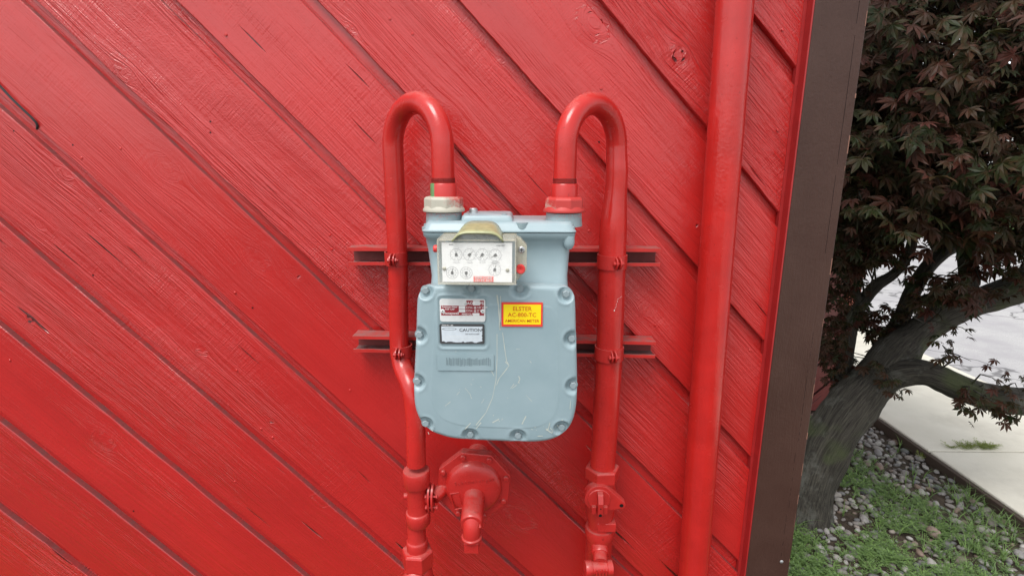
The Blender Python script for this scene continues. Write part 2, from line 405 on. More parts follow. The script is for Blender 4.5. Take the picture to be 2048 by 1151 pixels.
# ------------------------------------------------------------------ the red wall
PHI = math.radians(45.9143); sP, cP = math.sin(PHI), math.cos(PHI)
SP, OD, OL = .2307, -.763, -.789
TRX0, TRX1 = .650, .772                      # corner board
wall = thing('siding_wall', (0, .02, 0), 'glossy red wall of diagonal channel siding boards behind the gas meter', 'wall')
m = MB(); m.box((-1.9, .0285, 0), (TRX1-.002, .16, 2.62)); m.build('sheathing', M['dark'], wall, smooth=False)
def local_tu(P):                             # wall point -> (t, U) in siding axes
    return P.x*cP-(P.z-1.5)*sP, P.x*sP+(P.z-1.5)*cP
KN = []                                      # knots seen in the photograph: pixel, radius, strength of the dark ring
for px, py, R, dk in ((1185,48,.026,.8),(1357,112,.013,1.),(330,335,.021,.0),(372,300,.004,.9),(515,520,.018,.4),(592,548,.009,.8),(205,880,.019,0),(1040,1035,.025,0),(545,846,.006,.7),
                      (60,640,.006,.5),(420,265,.003,1.),(460,22,.004,1.),(1395,450,.004,.9),(1000,120,.006,0),(250,150,.012,0),(1290,620,.008,.2),(130,350,.010,.2),(80,452,.006,.4),(760,560,.008,.3),(900,230,.010,0),(400,700,.010,.2),(1150,780,.010,0),(700,60,.008,0),(640,1000,.014,0)):
    KN.append((*local_tu(at(px, py, 0)), R, dk))
def board_mesh(k, nt_=300):
    U0 = k*SP+OD; wd = SP+OL-OD; lip = .034; zl = -.0165
    rows = [(-.0005, -.0165), (0, -.0022)] + [(.0018, -.0002)] + [(wd*j/26, 0) for j in range(1, 26)] + [(wd-.0018, -.0002), (wd, -.0022), (wd+.0006, zl), (wd+.012, zl), (wd+lip, zl)]
    v = []; G = []; K = []
    for (u, z) in rows:
        U = U0+u
        lo = max((-1.85-U*sP)/cP, (1.5+U*cP-2.6)/sP); hi = min((TRX0-.004-U*sP)/cP, (1.5+U*cP-.03)/sP)
        if hi < lo+.02: hi = lo+.02
        for i in range(nt_+1):
            t = lerp(lo, hi, i/nt_)
            e = .0016*noise.noise((t*9, k*7.1, 0)) + .0009*noise.noise((t*40, k*3.3, 2))
            du = e if u < .004 else (.0016*noise.noise((t*8, k*5.7+3, 1)) if abs(u-wd) < .003 else 0)
            dz = .0016*noise.noise((t*1.6, u*5, k*2.3)) + .0004*noise.noise((t*9, u*22, k))
            v.append((t, u+du, z+dz))
            g = u + .020*noise.noise((t*.9, u*2.2, k*9.7)) + .005*noise.noise((t*4., u*10, k*4.1)) + .0014*noise.noise((t*14., u*38, k*4.7)); kk = 0
            for (kt, kU, R, dk) in KN:
                dt = t-kt; dv = U-kU
                if abs(dt) > .5 or abs(dv) > .3: continue
                r2 = (dt*.55)**2+dv*dv; R2 = R*R
                r = math.sqrt(r2)
                if r > R: g -= 1.5*dv*R2/r2*math.exp(-abs(dt)*3)
                else: g = g-1.5*dv + r*1.1
                if dk:
                    ring = math.exp(-((math.hypot(dt*.8, dv)-R*.85)/.0022)**2); ang = math.atan2(dv, dt)
                    kk = max(kk, dk*ring*(.55+.75*noise.noise((math.cos(ang)*1.6, math.sin(ang)*1.6, kt*30))+.25))
            G.append(g); K.append(kk)
    n = nt_+1; f = [(j*n+i, j*n+i+1, (j+1)*n+i+1, (j+1)*n+i) for j in range(len(rows)-1) for i in range(nt_)]
    me = bpy.data.meshes.new('board'); me.from_pydata(v, [], f); me.materials.append(M['siding'])
    me.polygons.foreach_set('use_smooth', [True]*len(f))
    a = me.attributes.new('grain', 'FLOAT', 'POINT'); a.data.foreach_set('value', G)
    a = me.attributes.new('knot', 'FLOAT', 'POINT'); a.data.foreach_set('value', K)
    me.set_sharp_from_angle(angle=math.radians(28)); me.update(); return me
BR = Matrix(((cP, sP, 0), (0, 0, -1), (-sP, cP, 0)))
boards = {}
for k in range(-8, 10):
    vis = -5 <= k <= 6
    o = bpy.data.objects.new('board', board_mesh(k, 320 if vis else 60)); link(o, wall); U0 = k*SP+OD
    o.matrix_local = Matrix.Translation(Vector((sP*U0, -.02, 1.5+cP*U0))) @ BR.to_4x4(); boards[k] = o
# nail heads and small pits in the boards
nm = MB(); nm.lathe((0,0,-.001), (0,0,1), [(.0034,0),(.0034,.0018),(.0024,.0028)], 10); nail_me = nm.mesh('nail', M['conduit'])
pm = MB(); pm.lathe((0,0,-.001), (0,0,1), [(.0022,0),(.0022,.0014)], 8); pit_me = pm.mesh('nail_hole', M['crack'])
for (px, py, hole) in ((452,70,0),(421,243,1),(421,265,1),(163,316,0),(28,262,1),(146,290,1),(200,420,0),(186,550,1),(505,615,1),(470,585,0),(780,38,0),(825,68,0),(473,740,0),(1202,177,0),(1198,284,1),(522,857,0),(545,874,0),(267,1021,1),(660,470,0),(664,498,0),(840,445,0),(1178,462,0),(241,297,0),(1310,650,0),(1500,700,0),(1565,60,0),(1555,260,0),(20,720,0),(470,962,0),(700,780,0)):
    P = at(px, py, 0); t, U = local_tu(P); k = math.floor((U-OD)/SP)
    if k not in boards: continue
    o = bpy.data.objects.new('nail_hole' if hole else 'nail', pit_me if hole else nail_me); link(o, boards[k]); o.location = (t, U-(k*SP+OD), .0003)
# corner board, red on its inner edge
m = MB(); m.box((TRX0+.0035, -.030, 0), (TRX1, .02, 2.62)); cb = m.build('corner_board', M['trim'], wall, smooth=False, bevel=.0025)
m = MB(); m.box((TRX0, -.0285, 0), (TRX0+.0035, .02, 2.62)); m.build('corner_board_edge', M['trimred'], wall, smooth=False)
m = MB(); m.box((TRX0-.007, -.002, 0), (TRX0, .012, 2.62)); m.build('caulk_bead', M['trimred'], wall, smooth=False)
m = MB()
for z0, z1, xa, xb in ((1.30, 1.86, .7495, .7505), (1.02, 1.10, .7485, .7490), (.80, 1.0, .7475, .7490), (.60, .78, .745, .7470), (.44, .58, .7440, .7450)):
    n_ = 24
    for i in range(n_):
        if random.random() < (.05 if z0 > 1.2 else .45): continue
        a, b = lerp(z0, z1, i/n_), lerp(z0, z1, (i+1)/n_); xx = lerp(xb, xa, i/n_)+.0006*noise.noise((i*.7, z0*9, 0)); ww = .0006+.0005*noise.noise((i*.4, z0, 5))
        m.box((xx, -.0303, a), (xx+ww, -.0298, b))
m.build('paint_crack', M['crack'], cb, smooth=False)
m = MB()
z = .3
while z < 1.9:
    L = uni(.004, .05)
    if rnd() < .28: m.box((TRX1-.0030, -.0302, z), (TRX1-.0035+uni(.001, .003), -.0296, z+L))
    z += L+uni(.003, .03)
m.build('chipped_edge', M['rawwood'], cb, smooth=False)
P = at(1563, 1122, -.03); m = MB(); m.lathe(P+Vector((0,.001,0)), (0,-1,0), [(.005,0),(.005,.002),(.003,.0035)], 12); m.build('nail', M['zinc'], cb)
# bent wire hanging out of a groove, far left
m = MB(); pts = [at(-60,110,-.004), at(0,172,-.006), at(22,196,-.007), at(45,218,-.007), at(62,234,-.006), at(72,245,-.005), at(75,252,-.003), at(74,258,.004)]
wire = m.tube(pts, .0026, 8).build('bent_wire', M['black']); tag(wire, 'short bent black wire against the upper left siding board', 'wire')

# ------------------------------------------------------------------ far wing of the building
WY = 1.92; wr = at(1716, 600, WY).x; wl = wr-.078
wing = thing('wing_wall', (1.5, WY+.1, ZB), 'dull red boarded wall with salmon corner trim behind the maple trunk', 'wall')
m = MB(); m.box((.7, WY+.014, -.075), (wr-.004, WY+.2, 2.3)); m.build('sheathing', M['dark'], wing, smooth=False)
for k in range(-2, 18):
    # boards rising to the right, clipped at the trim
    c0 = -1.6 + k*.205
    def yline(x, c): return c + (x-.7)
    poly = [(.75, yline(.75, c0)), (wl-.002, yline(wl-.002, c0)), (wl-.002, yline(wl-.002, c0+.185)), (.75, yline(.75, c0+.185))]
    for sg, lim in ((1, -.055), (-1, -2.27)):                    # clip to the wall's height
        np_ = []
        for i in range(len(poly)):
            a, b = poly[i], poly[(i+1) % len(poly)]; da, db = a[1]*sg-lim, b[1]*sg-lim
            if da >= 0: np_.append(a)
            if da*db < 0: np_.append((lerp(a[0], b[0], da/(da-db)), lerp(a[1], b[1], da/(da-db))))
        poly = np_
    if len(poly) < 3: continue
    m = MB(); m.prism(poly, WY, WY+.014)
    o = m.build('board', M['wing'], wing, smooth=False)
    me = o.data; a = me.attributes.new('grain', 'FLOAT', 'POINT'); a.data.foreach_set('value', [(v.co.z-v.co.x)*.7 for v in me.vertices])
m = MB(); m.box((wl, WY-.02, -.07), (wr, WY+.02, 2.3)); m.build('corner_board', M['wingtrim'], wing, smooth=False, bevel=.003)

# ================================================================== PIPEWORK
def ring_pts(c, r, n, a0=0): return [(c[0]+r*math.cos(a0+2*math.pi*i/n), c[1]+r*math.sin(a0+2*math.pi*i/n)) for i in range(n)]
# tall vertical pipe right of the meter
pc0, pc1 = at(1470, 0, -.058), at(1386, 1151, -.058)
cd = (pc1-pc0)/(pc1.z-pc0.z)
pv = lambda z: pc0 + cd*(z-pc0.z)
vp = thing('vertical_pipe', pv(0), 'tall thick red vertical pipe between the meter and brown corner board', 'pipe')
m = MB(); m.tube([pv(z*.1) for z in range(0, 30)], .0395, 40); m.build('pipe', M['conduit'], vp)

# strut rails behind the meter
def rail(zl, zr, x0, x1, label):
    r = thing('strut_rail', (x0, -.02, zl-.043), label, 'rail', 'strut rails on the wall')
    H, D, T, LP, CU = .0425, .050, .0028, .0078, .006
    prof = [(0,0),(0,H),(-D,H),(-D,H-LP),(-D+CU,H-LP),(-D+CU,H-LP+T),(-D+T,H-LP+T),(-D+T,H-T),(-T,H-T),(-T,T),(-D+T,T),(-D+T,LP-T),(-D+CU,LP-T),(-D+CU,LP),(-D,LP),(-D,0)]
    vs = []; n = len(prof)
    for x, zt in ((x0, zl), (x1, zr)):
        for (y, z) in prof: vs.append((x, y-.002, zt-H+z))
    fs = [(i, (i+1) % n, n+(i+1) % n, n+i) for i in range(n)]
    m = MB()
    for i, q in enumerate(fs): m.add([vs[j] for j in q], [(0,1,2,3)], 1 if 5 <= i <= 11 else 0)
    # end caps as quads following the thin section
    for b in (0, n):
        for q in ((0,1,8,9),(1,2,7,8),(2,3,6,7),(3,4,5,6),(9,10,15,0),(10,11,14,15),(11,12,13,14)): m.add([vs[b+i] for i in q], [(0,1,2,3)])
    o = m.build('channel', [M['rail'], M['railshade']], r, smooth=False)
    return r
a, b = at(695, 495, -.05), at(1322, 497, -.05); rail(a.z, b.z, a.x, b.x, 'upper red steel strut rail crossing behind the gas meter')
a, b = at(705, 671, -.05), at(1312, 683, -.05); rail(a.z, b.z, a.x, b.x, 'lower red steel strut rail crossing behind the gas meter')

# goose-neck pipes into the meter
YN, YB = -.205, -.082
nl, nr = at(886, 340, YN).x, at(1130, 340, YN).x
bl, brr = at(786, 300, YB).x, at(1233, 300, YB).x
def loop(xb, xf, top_px):
    zt = at(top_px[0], top_px[1], (YN+YB)/2).z-.0235
    A, B = Vector((xb, YB, 0)), Vector((xf, YN, 0)); C = (A+B)/2; R = (B-A).length/2; d = (A-B).normalized()
    return [C + d*R*math.cos(t) + Vector((0,0,zt-R+R*math.sin(t))) for t in [math.pi*i/28 for i in range(29)]]
L = loop(bl, nl, (838, 182)); Rr = loop(brr, nr, (1192, 184))
rp = .0232
Zthr = at(884, 356, YN).z; Zslv = at(884, 366, YN).z; Znut = at(884, 393, YN).z; Znf = at(884, 415, YN).z; Znb = at(884, 422, YN).z
pl = thing('inlet_pipe', (bl, YB, .5), 'red goose-neck pipe on the left of the meter, bending forward low down', 'pipe')
low = at(832, 905, -.165); mid1 = at(799, 700, YB); mid2 = at(822, 775, -.14)
path = [Vector((nl, YN, Zthr)), Vector((nl, YN, 1.53))] + L[::-1][:-1]
path = [p for i, p in enumerate(path) if i != 1] + [L[0]]
dn = [Vector((bl, YB, 1.4)), Vector((bl-.001, YB, 1.25)), Vector((at(797,640,YB).x, YB, 1.13)), mid1]
ctrl = [mid1, at(806, 735, -.10), mid2, at(830, 830, -.155), low]
def smooth_path(pts, n=8):
    o = []
    for i in range(len(pts)-1):
        p0 = pts[max(i-1,0)]; p1 = pts[i]; p2 = pts[i+1]; p3 = pts[min(i+2,len(pts)-1)]
        for j in range(n):
            t = j/n; o.append(.5*((2*p1)+(-p0+p2)*t+(2*p0-5*p1+4*p2-p3)*t*t+(-p0+3*p1-3*p2+p3)*t**3))
    return o+[pts[-1]]
path = path + dn[:3] + smooth_path([dn[2]]+ctrl)[8:] + [low+Vector((0,0,-.03))]
m = MB(); m.tube(path, rp, 32); m.build('pipe', M['pipe'], pl)
def neck(parent, x, nutm, slv):
    m = MB(); pr = []
    for i in range(4): z = lerp(Zslv, Zthr, i/4); h = (Zthr-Zslv)/4; pr += [(rp-.0006, z), (rp+.0012, z+h*.3), (rp+.0012, z+h*.6), (rp-.0006, z+h*.95)]
    m.lathe((x, YN, 0), (0,0,1), pr, 32); th = m.build('thread', M['pipe'], parent)
    m = MB()
    for i in range(4): z = lerp(Zslv, Zthr, (i+.72)/4); m.lathe((x, YN, z), (0,0,1), [(rp+.0009,0),(rp+.0013,.0002),(rp+.0013,.0006),(rp+.0009,.0008)], 32)
    m.build('thread_groove', M['threaddark'], th)
    m = MB(); rs = rp+.0035; m.lathe((x, YN, 0), (0,0,1), [(rs, Znut-.004), (rs, Zslv-.003), (rs-.002, Zslv)], 32); m.build('sleeve', slv, parent)
    m = MB(); m.lathe((x, YN, 0), (0,0,1), [(.041, Znf-.001), (.0405, Znut-.004), (.036, Znut), (.030, Znut+.001)], 8, ph=.25); nu = m.build('union_nut', nutm, parent, smooth=False, bevel=.0015)
    m = MB(); m.lathe((x, YN, 0), (0,0,1), [(.0425, Znb), (.0432, Znb+.002), (.0425, Znf-.002), (.038, Znf+.004)], 40); m.build('nut_flange', M['nut_c'], nu)
    m = MB(); m.lathe((x, YN, 0), (0,0,1), [(.034, Znb-.006), (.034, Znb+.001)], 32); m.build('gasket', M['black'], parent)
neck(pl, nl, M['nut_a'], M['sleeve'])
# right goose-neck: widens into the larger riser
prr = thing('outlet_pipe', (brr, YB, .5), 'red goose-neck pipe on the right of the meter, swaged into a thicker riser', 'pipe')
z0 = at(1233, 335, YB).z
pth = [Vector((nr, YN, Zthr))] + Rr[::-1]; rad = [rp]*len(pth)
for zz, px, py, r_ in ((0,1234,330,rp+.0008),(0,1234,345,rp+.0016),(0,1233,370,rp+.0012),(0,1231,395,rp+.0026),(0,1229,420,rp+.005),(0,1227,445,rp+.0075),(0,1226,470,rp+.0085),(0,1225,500,rp+.0085),(0,1219,700,rp+.0088),(0,1210,860,rp+.0088),(0,1205,930,rp+.0088)):
    pth.append(at(px, py, YB-.004)); rad.append(r_)
m = MB(); m.tube(pth, rad, 36); m.build('pipe', M['pipe'], prr)
neck(prr, nr, M['nut_b'], M['valve'])
m = MB(); c = at(1206, 200, -.13); m.tube([c+Vector((-.006,.0,-.008)), c+Vector((.0,0,0)), c+Vector((.004,-.004,.006))], [.006,.0055,.004], 10); m.build('weld_stub', M['pipe'], prr)
m = MB()
for i in range(13):
    t = i/13; q = at(lerp(1243,1228,t**.6)+uni(-1.5,1.5), lerp(592,622,t)+uni(-1,1), YB-.0372+.003*abs(t-.5)); r_ = uni(.0004,.0008)*(2.2 if t > .85 else 1)
    m.lathe(q, (0,-1,0), [(r_,0),(r_*.6,.0006)], 6)
m.build('bare_paint_chips', M['white'], prr, smooth=False)

# pipe clamps on the rails
def clamp(px, py, pr_r, Y, gap_px, label, wide=.030, tilt=0):
    c = at(px, py, Y); t = thing('pipe_clamp', c, label, 'clamp', 'pipe clamps on the strut rails')
    ga = gap_px                                          # angle of the gap on the front, from -y towards +x
    for s_ in (-1, 1):
        a0 = ga+s_*.05; a1 = ga+s_*2.75; n = 22; ro = pr_r+.0033; ri = pr_r+.0006
        vs = []; fs = []
        for i in range(n+1):
            a = lerp(a0, a1, i/n); d = Vector((math.sin(a), -math.cos(a), 0))
            for r_, z in ((ri,-wide/2),(ro,-wide/2),(ro,wide/2),(ri,wide/2)): vs.append(c+d*r_+Vector((0,0,z)))
        for i in range(n):
            for q in range(4): fs.append((i*4+q, i*4+(q+1) % 4, i*4+4+(q+1) % 4, i*4+4+q))
        fs += [(3,2,1,0), (n*4,n*4+1,n*4+2,n*4+3)]
        # rounded ear that carries the bolt
        d = Vector((math.sin(ga), -math.cos(ga), 0)); e = Vector((math.cos(ga), math.sin(ga), 0))*s_
        base = c + d*(pr_r-.001) + e*.0030
        pts = [(0,-wide/2), (0,wide/2)] + [(.006+.0135*math.cos(q), .0135*math.sin(q)) for q in [math.pi/2-math.pi*i/12 for i in range(13)]]
        n0 = len(vs); k = len(pts)
        for off in (0, .0028):
            for (pd, pz) in pts: vs.append(base + d*pd + e*off + Vector((0,0,pz)))
        fs += [tuple(n0+i for i in range(k)), tuple(n0+k+i for i in range(k-1,-1,-1))] + [(n0+i, n0+(i+1) % k, n0+k+(i+1) % k, n0+k+i) for i in range(k)]
        m = MB(); m.add(vs, fs); m.build('strap', M['valve'], t, ang=35)
    d = Vector((math.sin(ga), -math.cos(ga), 0)); e = Vector((math.cos(ga), math.sin(ga), 0)); bc = c+d*(pr_r+.0075)
    m = MB(); m.tube([bc-e*.012, bc+e*.014], .0028, 10)
    m.lathe(bc+e*.0062, e, [(.0062,0),(.0062,.0042),(.0045,.0052)], 6); m.lathe(bc-e*.0062, -e, [(.0058,0),(.0058,.0045),(.0045,.0052)], 6)
    m.build('bolt', M['valve'], t, smooth=False)
clamp(792, 516, rp, YB-.002, -.05, 'red pipe clamp on the left pipe at the upper rail')
clamp(803, 700, rp, YB, -.05, 'red pipe clamp on the left pipe at the lower rail')
clamp(1224, 522, rp+.0085, YB-.004, .18, 'red pipe clamp on the right riser at the upper rail', .032)
clamp(1218, 704, rp+.0088, YB-.004, .10, 'red pipe clamp on the right riser at the lower rail', .032)

# ================================================================== GAS METER
FY = -.300                                         # front of the cover flange
gm = thing('gas_meter', (-.036, -.2, .95), 'grey-blue diaphragm gas meter with dial box, yellow sticker and bolted cover', 'gas meter')
lid_t = at(990, 443, -.25).z; lid_b = at(990, 465, -.262).z; fl_b = at(990, 477, -.26).z; cov_t = at(990, 566, FY).z
xl, xr = at(842, 462, -.262).x, at(1153, 462, -.262).x
bxl, bxr = at(853, 500, -.25).x, at(1141, 500, -.25).x; bxl2, bxr2 = at(861, 565, -.25).x, at(1136, 565, -.25).x
def rrect(x0, x1, y0, y1, r, n=6):
    o = []
    for cx, cy, a in ((x1-r,y1-r,0),(x0+r,y1-r,.5),(x0+r,y0+r,1),(x1-r,y0+r,1.5)):
        for i in range(n+1): t = math.pi*(a+.5*i/n); o.append((cx+r*math.cos(t), cy+r*math.sin(t)))
    return o
def stack(m, layers, mi=0):
    """layers of (outline in xy, z) joined into one shell"""
    n = len(layers[0][0]); vs = [(p[0], p[1], z) for o, z in layers for p in o]; fs = []
    for i in range(len(layers)-1):
        for k in range(n): fs.append((i*n+k, i*n+(k+1) % n, (i+1)*n+(k+1) % n, (i+1)*n+k))
    fs += [tuple(range(n-1,-1,-1)), tuple((len(layers)-1)*n+k for k in range(n))]
    m.add(vs, fs, mi)
m = MB()
stack(m, [(rrect(bxl2+.012, bxr2-.012, -.235, -.12, .02), .965), (rrect(bxl2, bxr2, -.268, -.11, .02), 1.02), (rrect(bxl2, bxr2, -.268, -.105, .02), cov_t-.02), (rrect(bxl2-.0, bxr2, -.250, -.105, .02), cov_t+.002),
          (rrect(bxl, bxr, -.248, -.105, .02), 1.337), (rrect(bxl-.003, bxr+.003, -.250, -.105, .02), fl_b-.010), (rrect(xl+.006, xr-.004, -.256, -.10, .018), fl_b-.002), (rrect(xl+.002, xr-.001, -.261, -.098, .016), fl_b+.003), (rrect(xl+.001, xr, -.262, -.098, .016), lid_b-.001)])
m.build('case', M['meter'], gm, ang=50)
# cast corner boss right under the lid flange
m = MB(); c = at(1136, 492, -.255); m.lathe(c+Vector((.002,.004,.02)), (0,0,-1), [(.011,0),(.0115,.014),(.010,.020),(.006,.026)], 16); m.build('casting_boss', M['meter'], gm)
m = MB()
stack(m, [(rrect(xl, xr+.001, -.2635, -.097, .016), lid_b+.0008), (rrect(xl, xr+.001, -.2635, -.097, .016), lid_b+.003), (rrect(xl+.003, xr-.002, -.260, -.10, .016), lid_b+.006), (rrect(xl+.006, xr-.005, -.257, -.103, .016), lid_t-.006), (rrect(xl+.011, xr-.010, -.251, -.108, .014), lid_t)])
# middle rise of the lid
hx0, hx1 = at(925, 436, -.24).x, at(1022, 436, -.24).x; hz = at(975, 428, -.22).z
stack(m, [(rrect(hx0-.003, hx1+.006, -.252, -.14, .008), lid_t-.003), (rrect(hx0-.001, hx1+.002, -.250, -.14, .008), hz-.004), (rrect(hx0+.002, hx1-.002, -.246, -.14, .008), hz)])
lid = m.build('lid', M['meter'], gm, ang=45)
m = MB(); b0 = at(1044, 442, -.25); m.lathe(Vector((b0.x, -.250, lid_t-.001)), (0,0,-1), [(.0125,0),(.0115,.010),(.009,.020),(.006,.025)], 20); m.build('casting_boss', M['meter'], gm)
for px in (852, 1142):
    m = MB(); c = at(px, 449, -.245); m.lathe(c+Vector((0,0,-.012)), (0,0,1), [(.0085,0),(.0085,.008),(.0045,.009),(.0045,.014)], 8); m.build('lid_screw', M['bolt'], gm)
for px in (934, 1009):
    m = MB(); c = at(px, 432, -.23); m.lathe(Vector((c.x,-.235,hz-.002)), (0,0,1), [(.006,0),(.006,.004),(.004,.005)], 8); m.build('lid_screw', M['bolt'], lid)
m = MB(); c = at(947, 430, -.19); m.lathe(Vector((c.x,-.19,hz-.002)), (0,0,1), [(.009,0),(.009,.010),(.007,.012)], 12); m.build('top_plug', M['zinc'], lid)
for x in (nl, nr):
    m = MB(); m.lathe((x, YN, lid_t-.012), (0,0,1), [(.0385,0),(.0375,.01),(.0365,Znb-lid_t+.010)], 36); m.build('spud', M['spud'], gm)

# front cover: a domed casting with scalloped bolt pockets
opx = [(862,569),(925,566.5),(993,566),(1060,567),(1122,570),(1138,576),(1147,587),(1150,603),(1151.5,650),(1153,700),(1154,750),(1153.5,790),(1151,815),(1145,838),(1134,856),(1117,869),(1095,877),(1065,880),(1025,879.5),(985,878),(945,876),(908,873),(884,867),(862,858),(846,844),(836,826),(830,803),(828.5,770),(830,730),(832,690),(833.5,650),(835,605),(838,588),(847,575)]
poly = [at(px, py, FY) for px, py in opx]; poly = [(p.x, p.z) for p in poly]
def catmull(P, n):
    o = []; N_ = len(P)
    for i in range(N_):
        p0, p1, p2, p3 = [Vector(P[(i+j) % N_]) for j in (-1,0,1,2)]
        for j in range(n):
            t = j/n; o.append(.5*((2*p1)+(-p0+p2)*t+(2*p0-5*p1+4*p2-p3)*t*t+(-p0+3*p1-3*p2+p3)*t**3))
    return o
OUT = catmull(poly, 11)
bpx = [(851,580),(943,576),(1040,577),(1132,587),(839,668),(1143,676),(835,761),(1146,769),(852,845),(941,867),(1036,869),(1123,853)]
BOLT = [at(px, py, FY-.004) for px, py in bpx]
cc = Vector((sum(p.x for p in OUT)/len(OUT), sum(p.y for p in OUT)/len(OUT)))
pr_x0, pr_x1, pr_z1, pr_z0 = at(874,590,FY-.012).x, at(976,590,FY-.012).x, at(920,590,FY-.012).z, at(920,696,FY-.012).z
def cover_h(x, z, d):
    q = min(d/.011, 1); h = .0125*math.sqrt(max(0, 1-(1-q)**2)) + .004*(1-math.exp(-max(0, d-.011)/.05))
    for b in BOLT:
        r = math.hypot(x-b.x, z-b.z)
        if r < .03: h = lerp(min(h, .0030), h, sstep(.0105, .0185, r))
        if .012 < r < .03: h += .0008*math.exp(-((r-.0195)/.003)**2)*(1 if d > .012 else 0)
    # raised frame round the rating plates
    ex = max(pr_x0-x, x-pr_x1); ez = max(pr_z0-z, z-pr_z1); rr = .010
    sd_ = math.hypot(max(ex+rr,0), max(ez+rr,0))+min(max(ex+rr,ez+rr),0)-rr
    h += .0016*math.exp(-(sd_/.0026)**2)
    if sd_ < 0: h -= .0008*sstep(0, -.004, sd_) if False else .0008*(1-sstep(-.004, 0, sd_))
    return h
NR = 84; vs = []; fs = []; NA = len(OUT)
OV = [Vector((p.x, p.y)) for p in OUT]
for j in range(NR+1):
    s_ = 1-(j/NR)**1.35
    for i, p in enumerate(OV):
        q = cc+(p-cc)*s_
        if j == 0: d = 0
        else: d = min((q-OV[(i+w_) % NA]).length for w_ in range(-14, 15)) if s_ > .78 else .05
        vs.append((q.x, FY-cover_h(q.x, q.y, d), q.y))
for j in range(NR):
    for i in range(NA): fs.append((j*NA+i, j*NA+(i+1) % NA, (j+1)*NA+(i+1) % NA, (j+1)*NA+i))
n0 = len(vs)
for i in range(NA): vs.append((OV[i].x, FY+.010, OV[i].y))
for i in range(NA): q = cc+(OV[i]-cc)*.955; vs.append((q.x, FY+.012, q.y))
for i in range(NA): q = cc+(OV[i]-cc)*.94; vs.append((q.x, FY+.06, q.y))
for i in range(NA):
    fs.append((n0+i, n0+(i+1) % NA, (i+1) % NA, i))
    for g in (0, NA): fs.append((n0+g+NA+i, n0+g+NA+(i+1) % NA, n0+g+(i+1) % NA, n0+g+i))
m = MB(); m.add(vs, fs); cover = m.build('front_cover', M['meter'], gm, ang=60)
CF = FY-.0166                                     # height of the cover's face
for b in BOLT:
    m = MB(); a0 = uni(0, 1); m.lathe((b.x, FY-.002, b.z), (0,-1,0), [(.0092,0),(.0092,.0012),(.0075,.0013),(.0075,.0060),(.0062,.0072)], 6, ph=a0); bo = m.build('bolt', M['bolt'], gm, smooth=False)
    m = MB(); m.lathe((b.x, FY-.0015, b.z), (0,-1,0), [(.0098,0),(.0098,.0014)], 20); m.build('washer', M['bolt'], bo)
# paint scratches and chips on the cover
def face_y(x, z): return FY-cover_h(x, z, .05)-.00035
def stroke(m, pts, wpx=2.):
    P = [at(px, py, CF) for px, py in pts]; P = [Vector((p.x, face_y(p.x, p.z), p.z)) for p in P]; w_ = wpx*.00095
    out_ = []
    for a, b in zip(P, P[1:]):
        for i in range(3): out_.append(a.lerp(b, i/3))
    out_.append(P[-1]); vs = []
    for i, p in enumerate(out_):
        d = (out_[min(i+1,len(out_)-1)]-out_[max(i-1,0)]).normalized(); nn = Vector((d.z, 0, -d.x)); ww = w_*uni(.25, .6)
        vs += [p+nn*ww, p-nn*ww]
    m.add(vs, [(2*i, 2*i+1, 2*i+3, 2*i+2) for i in range(len(out_)-1)])
m = MB()
for pts, w_ in (([(994,590),(997,612),(999,640),(1000,660)],2.6),([(1001,592),(1001,625),(1000,658)],1.4),([(994,668),(994,720),(992,760),(985,795),(972,825),(952,850)],1.5),
                ([(1005,665),(1009,695),(1013,722),(1018,731),(1010,742),(998,757),(993,770)],1.6),([(1037,752),(1040,758),(1036,766)],1.8),([(1021,777),(1028,768)],1.3),([(890,812),(901,803)],1.6),
                ([(930,776),(940,788),(943,797)],1.3),([(913,790),(919,783)],1.2),([(968,798),(963,806)],1.3),([(952,857),(962,845)],2.),([(930,858),(941,846)],2.),([(985,845),(998,838)],2.4),([(1044,848),(1052,832)],2.2),([(1033,770),(1024,777)],1.5),
                ([(1052,790),(1064,803)],1.),([(976,734),(984,744),(988,752)],1.2),([(1100,845),(1096,860)],1.8),([(1092,858),(1104,866)],1.6),([(1075,872),(1086,872)],1.8),([(1142,800),(1140,818)],1.4),([(1032,698),(1040,698)],1.2),([(1010,723),(1016,729)],2.)):
    stroke(m, pts, w_)
for i in range(46):
    px, py = (random.gauss(1105, 22), random.gauss(858, 9)) if i < 26 else (random.gauss(980, 70), random.gauss(800, 45))
    if 850 < px < 1138 and py < 868: stroke(m, [(px, py), (px+uni(-3,3), py+uni(-4,4))], uni(.7, 1.8))
m.build('paint_scratches', M['scratch'], gm, smooth=False, fix=False)['kind'] = 'stuff'

# rating plates
def plate(name, x0, x1, z0, z1, y, th, r, mat, parent):
    m = MB(); m.prism([(a, b) for a, b in rrect(x0, x1, z0, z1, r, 4)], y-th, y+.0005, bev=.0003); return m.build(name, mat, parent, smooth=False)
PY = CF+.0006
A = at(879, 597, PY); B = at(971, 643, PY)
rpz = plate('rating_plate', A.x, B.x, B.z, A.z, PY, .0012, .005, M['plate'], gm)
fpy = PY-.0013
def prt(x0, x1, z0, z1, mat, y=None, name='print_block', parent=rpz):
    m = MB(); y = fpy if y is None else y; m.box((x0, y-.00012, z0), (x1, y+.0003, z1)); return m.build(name, mat, parent, smooth=False)
Wd, Hd = B.x-A.x, A.z-B.z
X = lambda f: A.x+Wd*f
Z = lambda f: A.z-Hd*f
prt(X(.03), X(.97), Z(.72), Z(.29), M['maroon']); prt(X(.585), X(.97), Z(.29), Z(.06), M['maroon'])
for x0, x1, z0, z1 in ((.42,.56,.43,.30),(.42,.56,.58,.45),(.73,.88,.27,.07),(.73,.87,.73,.61)): prt(X(x0), X(x1), Z(z0), Z(z1), M['plate'], fpy-.0002)
ty = fpy-.0004
